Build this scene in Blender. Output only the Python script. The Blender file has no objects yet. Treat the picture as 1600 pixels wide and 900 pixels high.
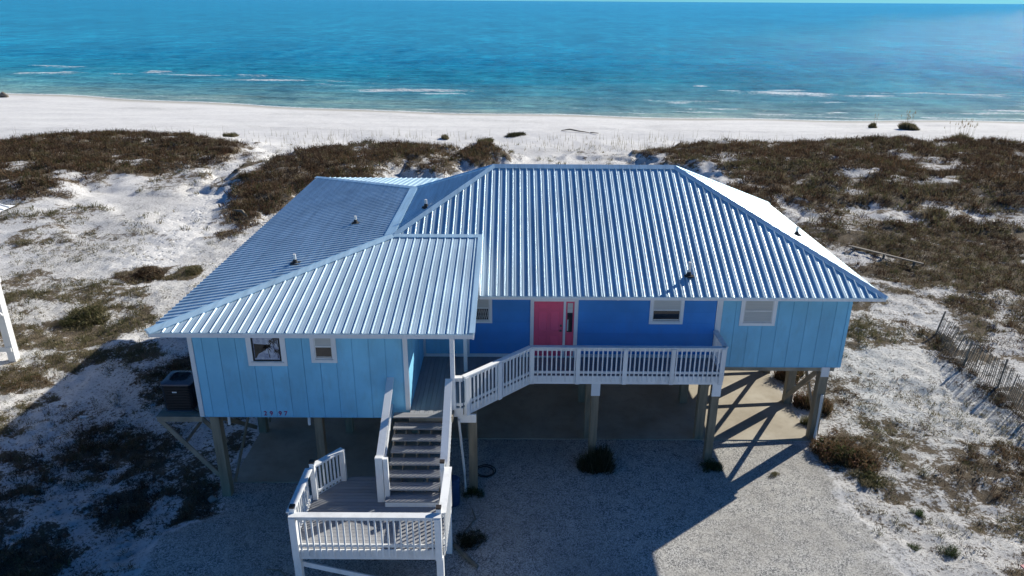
import bpy, math, random
import numpy as np
from mathutils import Vector, Matrix

random.seed(7)
rng = np.random.default_rng(7)
scene = bpy.context.scene
COL = scene.collection

# ------------------------------------------------------------------ camera
F_PX, PITCH, YAW, ROLL = 1139.087, 0.3761, 0.0018, 0.0063
cam_d = bpy.data.cameras.new("camera")
cam = bpy.data.objects.new("camera", cam_d)
COL.objects.link(cam)
cam_d.sensor_width = 36.0
cam_d.lens = F_PX / 1600.0 * 36.0
cam_d.clip_start, cam_d.clip_end = 0.1, 30000.0
fwd = Vector((math.sin(YAW) * math.cos(PITCH), math.cos(YAW) * math.cos(PITCH), -math.sin(PITCH)))
right0 = Vector((math.cos(YAW), -math.sin(YAW), 0.0))
up0 = right0.cross(fwd)
right = right0 * math.cos(ROLL) + up0 * math.sin(ROLL)
up = up0 * math.cos(ROLL) - right0 * math.sin(ROLL)
cam.matrix_world = Matrix(((right.x, up.x, -fwd.x, 0.0), (right.y, up.y, -fwd.y, 0.0),
                           (right.z, up.z, -fwd.z, 15.0), (0, 0, 0, 1)))
scene.camera = cam

# ------------------------------------------------------------------ sky, sun, exposure
SUN = Vector((1.39, 1.10, 1.0)).normalized()
sun_el = math.asin(SUN.z)
sun_az = math.atan2(SUN.x, SUN.y)          # clockwise from +Y
world = bpy.data.worlds.new("World")
scene.world = world
world.use_nodes = True
wn = world.node_tree
for n in list(wn.nodes):
    wn.nodes.remove(n)
w_out = wn.nodes.new("ShaderNodeOutputWorld")
w_bg = wn.nodes.new("ShaderNodeBackground")
w_sky = wn.nodes.new("ShaderNodeTexSky")
w_sky.sky_type = 'NISHITA'
w_sky.sun_disc = False
w_sky.sun_elevation = sun_el
w_sky.sun_rotation = sun_az
w_sky.air_density = 0.85
w_sky.dust_density = 0.0
w_sky.ozone_density = 3.0
w_bg.inputs["Strength"].default_value = 0.05
w_tint = wn.nodes.new("ShaderNodeMix"); w_tint.data_type = 'RGBA'; w_tint.blend_type = 'MULTIPLY'
w_tint.inputs[0].default_value = 1.0; w_tint.inputs[7].default_value = (0.32, 0.93, 1.50, 1)   # tints the sky light blue so the shade turns bluer
wn.links.new(w_sky.outputs[0], w_tint.inputs[6]); wn.links.new(w_tint.outputs[2], w_bg.inputs[0])
wn.links.new(w_bg.outputs[0], w_out.inputs[0])

sun_d = bpy.data.lights.new("sun", 'SUN')
sun_d.energy = 5.0
sun_d.angle = math.radians(0.5)
sun_d.color = (1.0, 0.95, 0.84)
sun_o = bpy.data.objects.new("sun", sun_d)
COL.objects.link(sun_o)
sun_o.location = (60, 45, 60)
sun_o.rotation_euler = SUN.to_track_quat('Z', 'Y').to_euler()

scene.view_settings.view_transform = 'Standard'
scene.view_settings.look = 'None'
scene.view_settings.exposure = 0.45
scene.view_settings.gamma = 1.0
scene.view_settings.use_curve_mapping = False
scene.render.engine = 'CYCLES'
scene.render.resolution_x, scene.render.resolution_y = 1024, 576

# ------------------------------------------------------------------ numeric noise
_perm = rng.random((256, 256))
def vnoise(x, y, seed=0):
    x = np.asarray(x, float) + seed * 37.17; y = np.asarray(y, float) + seed * 91.3
    xi = np.floor(x).astype(int); yi = np.floor(y).astype(int)
    fx = x - xi; fy = y - yi
    fx = fx * fx * (3 - 2 * fx); fy = fy * fy * (3 - 2 * fy)
    a = _perm[xi & 255, yi & 255]; b = _perm[(xi + 1) & 255, yi & 255]
    c = _perm[xi & 255, (yi + 1) & 255]; d = _perm[(xi + 1) & 255, (yi + 1) & 255]
    return (a * (1 - fx) + b * fx) * (1 - fy) + (c * (1 - fx) + d * fx) * fy
def fbm(x, y, oct=4, seed=0):
    s = 0; a = 1.0; t = 0
    for i in range(oct):
        s = s + a * vnoise(x * 2 ** i, y * 2 ** i, seed + i * 3); t += a; a *= 0.5
    return s / t
def sstep(a, b, x):
    t = np.clip((x - a) / (b - a), 0, 1)
    return t * t * (3 - 2 * t)

# ------------------------------------------------------------------ materials
def new_mat(name):
    m = bpy.data.materials.new(name); m.use_nodes = True
    nt = m.node_tree
    return m, nt, nt.nodes["Principled BSDF"]
def N(nt, kind, **kw):
    n = nt.nodes.new(kind)
    for k, v in kw.items():
        setattr(n, k, v)
    return n
def ramp(nt, fac, stops):
    r = N(nt, "ShaderNodeValToRGB")
    e = r.color_ramp.elements
    while len(e) > 1: e.remove(e[-1])
    e[0].position = stops[0][0]; e[0].color = stops[0][1]
    for p, c in stops[1:]:
        q = e.new(p); q.color = c
    nt.links.new(fac, r.inputs[0])
    return r
def c4(c, k=1.0): return (c[0] * k, c[1] * k, c[2] * k, 1.0)
def noise(nt, scale, detail=4, vec=None, rough=0.55, stretch=None):
    if vec is None:
        g = N(nt, "ShaderNodeNewGeometry"); vec = g.outputs["Position"]
    if stretch:
        mp = N(nt, "ShaderNodeMapping"); mp.inputs["Scale"].default_value = stretch
        nt.links.new(vec, mp.inputs[0]); vec = mp.outputs[0]
    n = N(nt, "ShaderNodeTexNoise")
    n.inputs["Scale"].default_value = scale; n.inputs["Detail"].default_value = detail
    n.inputs["Roughness"].default_value = rough
    nt.links.new(vec, n.inputs["Vector"])
    return n.outputs["Fac"]
def mix(nt, fac, a, b, mode='MIX'):
    m = N(nt, "ShaderNodeMix", data_type='RGBA', blend_type=mode)
    for sock, v in ((m.inputs[0], fac), (m.inputs[6], a), (m.inputs[7], b)):
        if hasattr(v, "is_output"): nt.links.new(v, sock)
        else: sock.default_value = v
    return m.outputs[2]
def math_n(nt, op, a, b=None, clamp=False):
    m = N(nt, "ShaderNodeMath", operation=op); m.use_clamp = clamp
    for i, v in enumerate((a, b)):
        if v is None: continue
        if hasattr(v, "is_output"): nt.links.new(v, m.inputs[i])
        else: m.inputs[i].default_value = v
    return m.outputs[0]
def add_bump(nt, bsdf, height, strength=0.3, dist=0.01):
    b = N(nt, "ShaderNodeBump"); b.inputs["Strength"].default_value = strength
    b.inputs["Distance"].default_value = dist
    nt.links.new(height, b.inputs["Height"]); nt.links.new(b.outputs[0], bsdf.inputs["Normal"])
    return b
def paint(name, col, rough=0.5, vary=0.12, scale=1.3, grime=0.0, stretch=None, grain=0.15, spec=0.35):
    """painted / weathered surface: base colour, patchy fade, grime streaks, per-board tint"""
    m, nt, b = new_mat(name)
    oi = N(nt, "ShaderNodeObjectInfo")
    n1 = noise(nt, scale, 5, stretch=stretch)
    n2 = noise(nt, 26, 3, stretch=stretch)
    base = ramp(nt, n1, [(0.3, c4(col, 1 - vary)), (0.7, c4(col, 1 + vary * 0.6))]).outputs[0]
    tint = math_n(nt, 'MULTIPLY_ADD', oi.outputs["Random"], 0.16); nt.nodes[-1].inputs[2].default_value = 0.92
    comb = N(nt, "ShaderNodeCombineColor")
    for i in range(3): nt.links.new(tint, comb.inputs[i])
    c = mix(nt, 1.0, base, comb.outputs[0], 'MULTIPLY')
    if grime:
        g = noise(nt, 2.2, 6, stretch=(1, 1, 0.35), rough=0.7)
        gm = ramp(nt, g, [(0.5, (0, 0, 0, 1)), (0.75, (grime, grime, grime, 1))]).outputs[0]
        c = mix(nt, gm, c, (0.16, 0.14, 0.11, 1))
    nt.links.new(c, b.inputs["Base Color"])
    b.inputs["Roughness"].default_value = rough
    b.inputs["Specular IOR Level"].default_value = spec
    add_bump(nt, b, n2, grain, 0.006)
    return m

MAT = {}
MAT['light_siding'] = paint("light_blue_siding", (0.22, 0.56, 0.78), 0.6, 0.12, 0.9, 0.22)
MAT['blue_siding'] = paint("royal_blue_siding", (0.050, 0.26, 0.66), 0.6, 0.12, 0.9, 0.12)
MAT['trim'] = paint("white_trim", (0.78, 0.79, 0.80), 0.5, 0.04, 1.2, 0.12)
MAT['rail'] = paint("white_rail_paint", (0.80, 0.81, 0.81), 0.5, 0.05, 1.5, 0.28)
MAT['deck'] = paint("grey_deck_boards", (0.25, 0.255, 0.27), 0.75, 0.25, 1.6, 0.25, (1, 0.15, 1), 0.4)
MAT['deck_x'] = paint("grey_landing_boards", (0.28, 0.285, 0.30), 0.75, 0.22, 1.6, 0.2, (0.15, 1, 1), 0.4)
MAT['pile'] = paint("weathered_piling", (0.27, 0.23, 0.165), 0.85, 0.35, 2.2, 0.5, (3, 3, 0.35), 0.8)
MAT['timber'] = paint("weathered_timber", (0.30, 0.26, 0.20), 0.85, 0.3, 2.0, 0.4, None, 0.6)
MAT['pink_door'] = paint("pink_door_paint", (0.88, 0.12, 0.22), 0.45, 0.05, 1.0, 0.0)
MAT['dark_cap'] = paint("dark_post_cap", (0.035, 0.028, 0.025), 0.5, 0.2, 3)
MAT['dark_room'] = paint("dark_interior", (0.03, 0.032, 0.035), 0.8, 0.1, 1)
MAT['blind'] = paint("white_blind", (0.55, 0.55, 0.52), 0.7, 0.08, 3, stretch=(0.3, 1, 12))
MAT['boot'] = paint("black_rubber_boot", (0.02, 0.02, 0.022), 0.6, 0.1, 3)
MAT['pvc'] = paint("white_pipe", (0.72, 0.72, 0.70), 0.45, 0.1, 4)
MAT['ac_body'] = paint("dark_grey_steel", (0.028, 0.026, 0.028), 0.5, 0.2, 3)
MAT['ac_top'] = paint("grey_steel_top", (0.11, 0.105, 0.13), 0.45, 0.15, 3)
MAT['number'] = paint("maroon_number", (0.34, 0.02, 0.14), 0.5, 0.1, 3)
MAT['concrete'] = None
MAT['barrel'] = paint("blue_plastic", (0.03, 0.07, 0.16), 0.4, 0.15, 3)
MAT['hose'] = paint("black_hose", (0.025, 0.025, 0.025), 0.6, 0.2, 3)
MAT['driftwood'] = paint("driftwood", (0.20, 0.17, 0.13), 0.9, 0.3, 4, 0.2, None, 0.8)
MAT['rock'] = paint("grey_stone", (0.33, 0.31, 0.28), 0.9, 0.3, 4, 0.2, None, 1.0)
MAT['red'] = paint("faded_red_paint", (0.42, 0.10, 0.12), 0.6, 0.2, 3, 0.2)
MAT['lath'] = paint("grey_fence_lath", (0.21, 0.185, 0.155), 0.9, 0.3, 4, 0.2, None, 0.6)
MAT['white_nb'] = paint("neighbour_white_paint", (0.8, 0.8, 0.79), 0.5, 0.05, 1.0, 0.1)
MAT['brass'] = paint("dark_metal_handle", (0.10, 0.09, 0.08), 0.35, 0.1, 3)
MAT['wire'] = MAT['boot']

def metal_mat(name, col, metallic, rough, grime=0.35):
    m, nt, b = new_mat(name)
    n1 = noise(nt, 0.6, 5); n2 = noise(nt, 5.0, 6, rough=0.7); n3 = noise(nt, 40, 2)
    c = ramp(nt, n1, [(0.3, c4(col, 0.88)), (0.7, c4(col, 1.06))]).outputs[0]
    g = ramp(nt, n2, [(0.52, (0, 0, 0, 1)), (0.8, (grime,) * 3 + (1,))]).outputs[0]
    c = mix(nt, g, c, (0.34, 0.46, 0.56, 1))
    st = noise(nt, 1.0, 4, stretch=(7.0, 0.35, 0.35), rough=0.7)      # run-off streaks
    c = mix(nt, 1.0, c, ramp(nt, st, [(0.32, (0.80, 0.81, 0.82, 1)), (0.60, (1.04, 1.04, 1.04, 1))]).outputs[0], 'MULTIPLY')
    nt.links.new(c, b.inputs["Base Color"])
    b.inputs["Metallic"].default_value = metallic
    r = ramp(nt, n2, [(0.3, (rough * 0.8,) * 3 + (1,)), (0.8, (rough * 1.25,) * 3 + (1,))]).outputs[0]
    nt.links.new(r, b.inputs["Roughness"])
    add_bump(nt, b, n3, 0.04, 0.005)
    return m
MAT['roof'] = metal_mat("galvalume_roof", (0.52, 0.67, 0.77), 0.30, 0.38)
MAT['flashing'] = metal_mat("flashing_metal", (0.52, 0.74, 0.88), 0.35, 0.42)

m, nt, b = new_mat("window_glass")
b.inputs["Base Color"].default_value = (0.02, 0.025, 0.03, 1)
b.inputs["Roughness"].default_value = 0.06
b.inputs["Specular IOR Level"].default_value = 0.8
add_bump(nt, b, noise(nt, 2.0, 2), 0.05, 0.01)
MAT['glass'] = m
m, nt, b = new_mat("grey_etched_glass")
b.inputs["Base Color"].default_value = (0.34, 0.40, 0.52, 1)
b.inputs["Roughness"].default_value = 0.3
nn = noise(nt, 9.0, 3)
nt.links.new(ramp(nt, nn, [(0.3, (0.16, 0.20, 0.34, 1)), (0.7, (0.50, 0.55, 0.62, 1))]).outputs[0], b.inputs["Base Color"])
MAT['art_glass'] = m
m, nt, b = new_mat("dark_art_film")
b.inputs["Base Color"].default_value = (0.03, 0.025, 0.02, 1); b.inputs["Roughness"].default_value = 0.5
nt.links.new(ramp(nt, noise(nt, 14, 3), [(0.3, (0.02, 0.017, 0.014, 1)), (0.7, (0.05, 0.04, 0.03, 1))]).outputs[0], b.inputs["Base Color"])
MAT['art_dark'] = m

# concrete slab
m, nt, b = new_mat("slab_concrete")
n1 = noise(nt, 0.55, 6, rough=0.6); n2 = noise(nt, 30, 4); n3 = noise(nt, 3.0, 6, rough=0.7)
c = ramp(nt, n1, [(0.3, (0.29, 0.25, 0.185, 1)), (0.5, (0.37, 0.325, 0.25, 1)), (0.72, (0.45, 0.41, 0.33, 1))]).outputs[0]
c = mix(nt, ramp(nt, n3, [(0.5, (0, 0, 0, 1)), (0.8, (0.45,) * 3 + (1,))]).outputs[0], c, (0.20, 0.165, 0.12, 1))
nt.links.new(c, b.inputs["Base Color"]); b.inputs["Roughness"].default_value = 0.85
add_bump(nt, b, n2, 0.25, 0.01)
MAT['concrete'] = m

# sand / gravel ground
m, nt, b = new_mat("white_sand_ground")
av = N(nt, "ShaderNodeAttribute", attribute_name="veg")
ag = N(nt, "ShaderNodeAttribute", attribute_name="gravel")
aw = N(nt, "ShaderNodeAttribute", attribute_name="wet")
al = N(nt, "ShaderNodeAttribute", attribute_name="rough_sand")
ap = N(nt, "ShaderNodeAttribute", attribute_name="trodden")
nf = noise(nt, 9.0, 6, rough=0.75); nm = noise(nt, 1.4, 6, rough=0.7); nfine = noise(nt, 38.0, 5, rough=0.8)
sand = ramp(nt, nm, [(0.3, (0.66, 0.645, 0.62, 1)), (0.7, (0.80, 0.785, 0.76, 1))]).outputs[0]
sand = mix(nt, 1.0, sand, ramp(nt, noise(nt, 0.22, 5, stretch=(0.3, 1.5, 1), rough=0.7), [(0.35, (0.86, 0.86, 0.87, 1)), (0.6, (1.0, 1.0, 1.0, 1))]).outputs[0], 'MULTIPLY')
# dark flecks in the rough sand: litter, plus grazing-sun shade painted into the colour
fl = ramp(nt, nf, [(0.535, (0, 0, 0, 1)), (0.60, (1, 1, 1, 1))]).outputs[0]
flm = math_n(nt, 'MULTIPLY', fl, al.outputs["Fac"], True)
flm = math_n(nt, 'MULTIPLY', flm, 0.85)
sand = mix(nt, flm, sand, (0.13, 0.105, 0.08, 1))
litter = ramp(nt, nfine, [(0.35, (0.07, 0.05, 0.033, 1)), (0.55, (0.15, 0.12, 0.085, 1)), (0.72, (0.40, 0.36, 0.29, 1))]).outputs[0]
vm = math_n(nt, 'ADD', av.outputs["Fac"], math_n(nt, 'ADD', math_n(nt, 'MULTIPLY', math_n(nt, 'SUBTRACT', nf, 0.5), 1.6), math_n(nt, 'MULTIPLY', math_n(nt, 'SUBTRACT', nm, 0.5), 2.2)))
vm = ramp(nt, vm, [(0.40, (0, 0, 0, 1)), (0.62, (1, 1, 1, 1))]).outputs[0]
c = mix(nt, vm, sand, litter)
vor = N(nt, "ShaderNodeTexVoronoi"); vor.inputs["Scale"].default_value = 34.0
gp = N(nt, "ShaderNodeNewGeometry"); nt.links.new(gp.outputs["Position"], vor.inputs["Vector"])
gv = ramp(nt, vor.outputs["Color"], [(0.2, (0.12, 0.12, 0.12, 1)), (0.5, (0.32, 0.315, 0.30, 1)), (0.8, (0.60, 0.585, 0.55, 1))]).outputs[0]
gv = mix(nt, ramp(nt, noise(nt, 2.5, 5, rough=0.7), [(0.42, (0, 0, 0, 1)), (0.66, (0.55,) * 3 + (1,))]).outputs[0], gv, (0.58, 0.55, 0.49, 1))
gv = mix(nt, ramp(nt, noise(nt, 0.35, 4), [(0.42, (0, 0, 0, 1)), (0.64, (0.40,) * 3 + (1,))]).outputs[0], gv, (0.27, 0.255, 0.23, 1))
gm = math_n(nt, 'ADD', ag.outputs["Fac"], math_n(nt, 'ADD', math_n(nt, 'MULTIPLY', math_n(nt, 'SUBTRACT', nf, 0.5), 1.2), math_n(nt, 'MULTIPLY', math_n(nt, 'SUBTRACT', nm, 0.5), 1.6)))
gm = ramp(nt, gm, [(0.36, (0, 0, 0, 1)), (0.66, (1, 1, 1, 1))]).outputs[0]
c = mix(nt, gm, c, gv)
c = mix(nt, math_n(nt, 'MULTIPLY', aw.outputs["Fac"], 0.8), c, (0.34, 0.32, 0.27, 1))
nt.links.new(c, b.inputs["Base Color"])
b.inputs["Roughness"].default_value = 0.95; b.inputs["Specular IOR Level"].default_value = 0.1
hsum = math_n(nt, 'ADD', math_n(nt, 'MULTIPLY', nf, math_n(nt, 'ADD', al.outputs["Fac"], 0.12)), math_n(nt, 'MULTIPLY', nfine, 0.45))
hstr = math_n(nt, 'ADD', math_n(nt, 'MULTIPLY', al.outputs["Fac"], 0.55), 0.45)
vf = N(nt, "ShaderNodeTexVoronoi"); vf.inputs["Scale"].default_value = 2.6; vf.inputs["Randomness"].default_value = 1.0
gq = N(nt, "ShaderNodeNewGeometry"); nt.links.new(gq.outputs["Position"], vf.inputs["Vector"])
dim = ramp(nt, vf.outputs["Distance"], [(0.10, (0, 0, 0, 1)), (0.34, (1, 1, 1, 1))]).outputs[0]      # footprints
hsum = math_n(nt, 'ADD', hsum, math_n(nt, 'MULTIPLY', dim, math_n(nt, 'MULTIPLY', ap.outputs["Fac"], 0.9)))
bb = add_bump(nt, b, hsum, 0.5, 0.11)
nt.links.new(hstr, bb.inputs["Strength"])
MAT['ground'] = m

# sea
m, nt, b = new_mat("sea_water")
ad = N(nt, "ShaderNodeAttribute", attribute_name="depth")
af = N(nt, "ShaderNodeAttribute", attribute_name="foam")
streak = noise(nt, 0.05, 6, stretch=(0.35, 1.6, 1), rough=0.65)
dd = math_n(nt, 'ADD', ad.outputs["Fac"], math_n(nt, 'MULTIPLY', math_n(nt, 'SUBTRACT', streak, 0.5), 0.40))
wc = ramp(nt, dd, [(0.0, (0.36, 0.44, 0.38, 1)), (0.10, (0.21, 0.38, 0.38, 1)), (0.24, (0.095, 0.32, 0.39, 1)),
                   (0.42, (0.026, 0.28, 0.41, 1)), (0.7, (0.012, 0.26, 0.44, 1)), (1.0, (0.016, 0.28, 0.47, 1))]).outputs[0]
fn = noise(nt, 3.2, 8, stretch=(0.45, 1.3, 1), rough=0.85)
fsum = math_n(nt, 'ADD', af.outputs["Fac"], math_n(nt, 'MULTIPLY', math_n(nt, 'SUBTRACT', fn, 0.5), 3.6))
fm = ramp(nt, fsum, [(0.52, (0, 0, 0, 1)), (0.92, (1, 1, 1, 1))]).outputs[0]
fm = math_n(nt, 'MULTIPLY', fm, math_n(nt, 'MULTIPLY', af.outputs["Fac"], 3.0, True), True)
rp = noise(nt, 0.5, 7, stretch=(0.25, 1.3, 1), rough=0.8)       # wind-ripple light and shade painted into the colour: darker troughs, paler crests
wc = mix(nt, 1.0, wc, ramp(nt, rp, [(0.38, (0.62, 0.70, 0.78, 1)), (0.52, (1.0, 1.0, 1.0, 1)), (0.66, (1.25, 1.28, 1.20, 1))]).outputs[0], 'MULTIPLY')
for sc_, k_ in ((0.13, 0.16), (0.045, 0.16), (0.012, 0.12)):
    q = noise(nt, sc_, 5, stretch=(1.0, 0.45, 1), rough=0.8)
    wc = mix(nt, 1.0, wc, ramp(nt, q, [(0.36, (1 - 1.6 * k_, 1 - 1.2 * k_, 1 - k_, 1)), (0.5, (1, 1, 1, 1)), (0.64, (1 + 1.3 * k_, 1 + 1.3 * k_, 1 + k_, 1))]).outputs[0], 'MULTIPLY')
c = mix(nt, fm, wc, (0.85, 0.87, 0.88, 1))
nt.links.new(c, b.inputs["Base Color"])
b.inputs["IOR"].default_value = 1.33
b.inputs["Specular IOR Level"].default_value = 0.055
nt.links.new(ramp(nt, fm, [(0, (0.16,) * 3 + (1,)), (1, (0.9,) * 3 + (1,))]).outputs[0], b.inputs["Roughness"])
h1 = noise(nt, 0.9, 6, stretch=(0.45, 1.2, 1), rough=0.7); h2 = noise(nt, 0.16, 4, stretch=(0.4, 1.4, 1))
hh = math_n(nt, 'ADD', h1, math_n(nt, 'MULTIPLY', h2, 2.0))
add_bump(nt, b, hh, 1.0, 0.8)
MAT['sea'] = m

# foliage (colour per blade from an attribute)
m, nt, b = new_mat("dune_foliage")
at = N(nt, "ShaderNodeAttribute", attribute_name="tint")
nt.links.new(at.outputs["Color"], b.inputs["Base Color"])
b.inputs["Roughness"].default_value = 0.8; b.inputs["Specular IOR Level"].default_value = 0.15
tr = N(nt, "ShaderNodeBsdfTranslucent"); nt.links.new(at.outputs["Color"], tr.inputs["Color"])
ms = N(nt, "ShaderNodeMixShader"); ms.inputs[0].default_value = 0.35
mo = nt.nodes["Material Output"]
nt.links.new(b.outputs[0], ms.inputs[1]); nt.links.new(tr.outputs[0], ms.inputs[2]); nt.links.new(ms.outputs[0], mo.inputs["Surface"])
MAT['foliage'] = m

# ------------------------------------------------------------------ object helpers
WL = {}            # world location of every object used as a parent (no parent is rotated)
def base_of(p): return WL.get(p.name, Vector((0, 0, 0))) if p is not None else Vector((0, 0, 0))
def thing(name, loc, label, cat, group=None):
    o = bpy.data.objects.new(name, None); COL.objects.link(o)
    o.location = loc; o['label'] = label; o['category'] = cat
    if group: o['group'] = group
    WL[o.name] = Vector(loc)
    return o
def tag(o, label, cat, group=None, kind=None):
    if label: o['label'] = label
    if cat: o['category'] = cat
    if group: o['group'] = group
    if kind: o['kind'] = kind
    return o
def link_obj(name, mesh, parent=None, loc=(0, 0, 0)):
    """loc is a world position"""
    o = bpy.data.objects.new(name, mesh); COL.objects.link(o)
    o.location = Vector(loc) - base_of(parent)
    if parent is not None: o.parent = parent
    WL[o.name] = Vector(loc)
    return o
def mesh_from(name, V, Fc, mat, smooth=False):
    me = bpy.data.meshes.new(name); me.from_pydata([tuple(v) for v in V], [], Fc); me.update()
    if mat is not None: me.materials.append(mat if not isinstance(mat, str) else MAT[mat])
    if smooth:
        me.polygons.foreach_set("use_smooth", [True] * len(me.polygons))
    return me
def part(name, parent, V, Fc, mat, smooth=False):
    return link_obj(name, mesh_from(name, V, Fc, mat, smooth), parent)
_unit = {}
def unit_box(mat):
    """unit cube with slightly eased edges (chamfer in unit space), shared between boards"""
    if mat not in _unit:
        V = [(x, y, z) for x in (-.5, .5) for y in (-.5, .5) for z in (-.5, .5)]
        Fc = [(0, 1, 3, 2), (4, 6, 7, 5), (0, 4, 5, 1), (2, 3, 7, 6), (0, 2, 6, 4), (1, 5, 7, 3)]
        _unit[mat] = mesh_from("board", V, Fc, mat)
    return _unit[mat]
def box(name, parent, lo, hi, mat):
    lo = Vector(lo); hi = Vector(hi)
    o = link_obj(name, unit_box(mat), parent, (lo + hi) / 2)
    o.scale = hi - lo
    return o
def beam(name, parent, p0, p1, w, h, mat, upv=(0, 0, 1)):
    """board from p0 to p1 (centre line), w across, h in the up direction"""
    p0 = Vector(p0); p1 = Vector(p1); d = p1 - p0; L = d.length; d.normalize()
    u = Vector(upv)
    if abs(d.dot(u)) > 0.98: u = Vector((0, 1, 0))
    s = d.cross(u).normalized(); u = s.cross(d).normalized()
    o = link_obj(name, unit_box(mat), parent, (p0 + p1) / 2)
    o.rotation_mode = 'QUATERNION'
    o.rotation_quaternion = Matrix(((s.x, d.x, u.x), (s.y, d.y, u.y), (s.z, d.z, u.z))).to_quaternion()
    o.scale = (w, L, h)
    return o
class MB:
    def __init__(s): s.V = []; s.F = []
    def add(s, V, F):
        n = len(s.V); s.V += [tuple(v) for v in V]; s.F += [tuple(i + n for i in f) for f in F]; return s
    def box(s, lo, hi):
        V = [(x, y, z) for x in (lo[0], hi[0]) for y in (lo[1], hi[1]) for z in (lo[2], hi[2])]
        return s.add(V, [(0, 1, 3, 2), (4, 6, 7, 5), (0, 4, 5, 1), (2, 3, 7, 6), (0, 2, 6, 4), (1, 5, 7, 3)])
    def prism(s, poly, z0, z1):
        n = len(poly)
        V = [(x, y, z0) for x, y in poly] + [(x, y, z1) for x, y in poly]
        F = [tuple(range(n - 1, -1, -1)), tuple(range(n, 2 * n))] + [(i, (i + 1) % n, n + (i + 1) % n, n + i) for i in range(n)]
        return s.add(V, F)
    def tube(s, pts, radii, n=10, cap=True):
        pts = [Vector(p) for p in pts]; rings = []
        for i, p in enumerate(pts):
            d = (pts[min(i + 1, len(pts) - 1)] - pts[max(i - 1, 0)]).normalized()
            a = d.cross(Vector((0, 0, 1)))
            if a.length < 1e-3: a = Vector((1, 0, 0))
            a.normalize(); b_ = d.cross(a).normalized()
            r = radii[i] if isinstance(radii, (list, tuple)) else radii
            rings.append([p + a * r * math.cos(2 * math.pi * k / n) + b_ * r * math.sin(2 * math.pi * k / n) for k in range(n)])
        V = [v for r in rings for v in r]; F = []
        for i in range(len(pts) - 1):
            for k in range(n):
                F.append((i * n + k, i * n + (k + 1) % n, (i + 1) * n + (k + 1) % n, (i + 1) * n + k))
        if cap:
            F.append(tuple(range(n - 1, -1, -1))); F.append(tuple((len(pts) - 1) * n + k for k in range(n)))
        return s.add(V, F)
    def build(s, name, parent, mat, smooth=False):
        return part(name, parent, s.V, s.F, mat, smooth)

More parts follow.
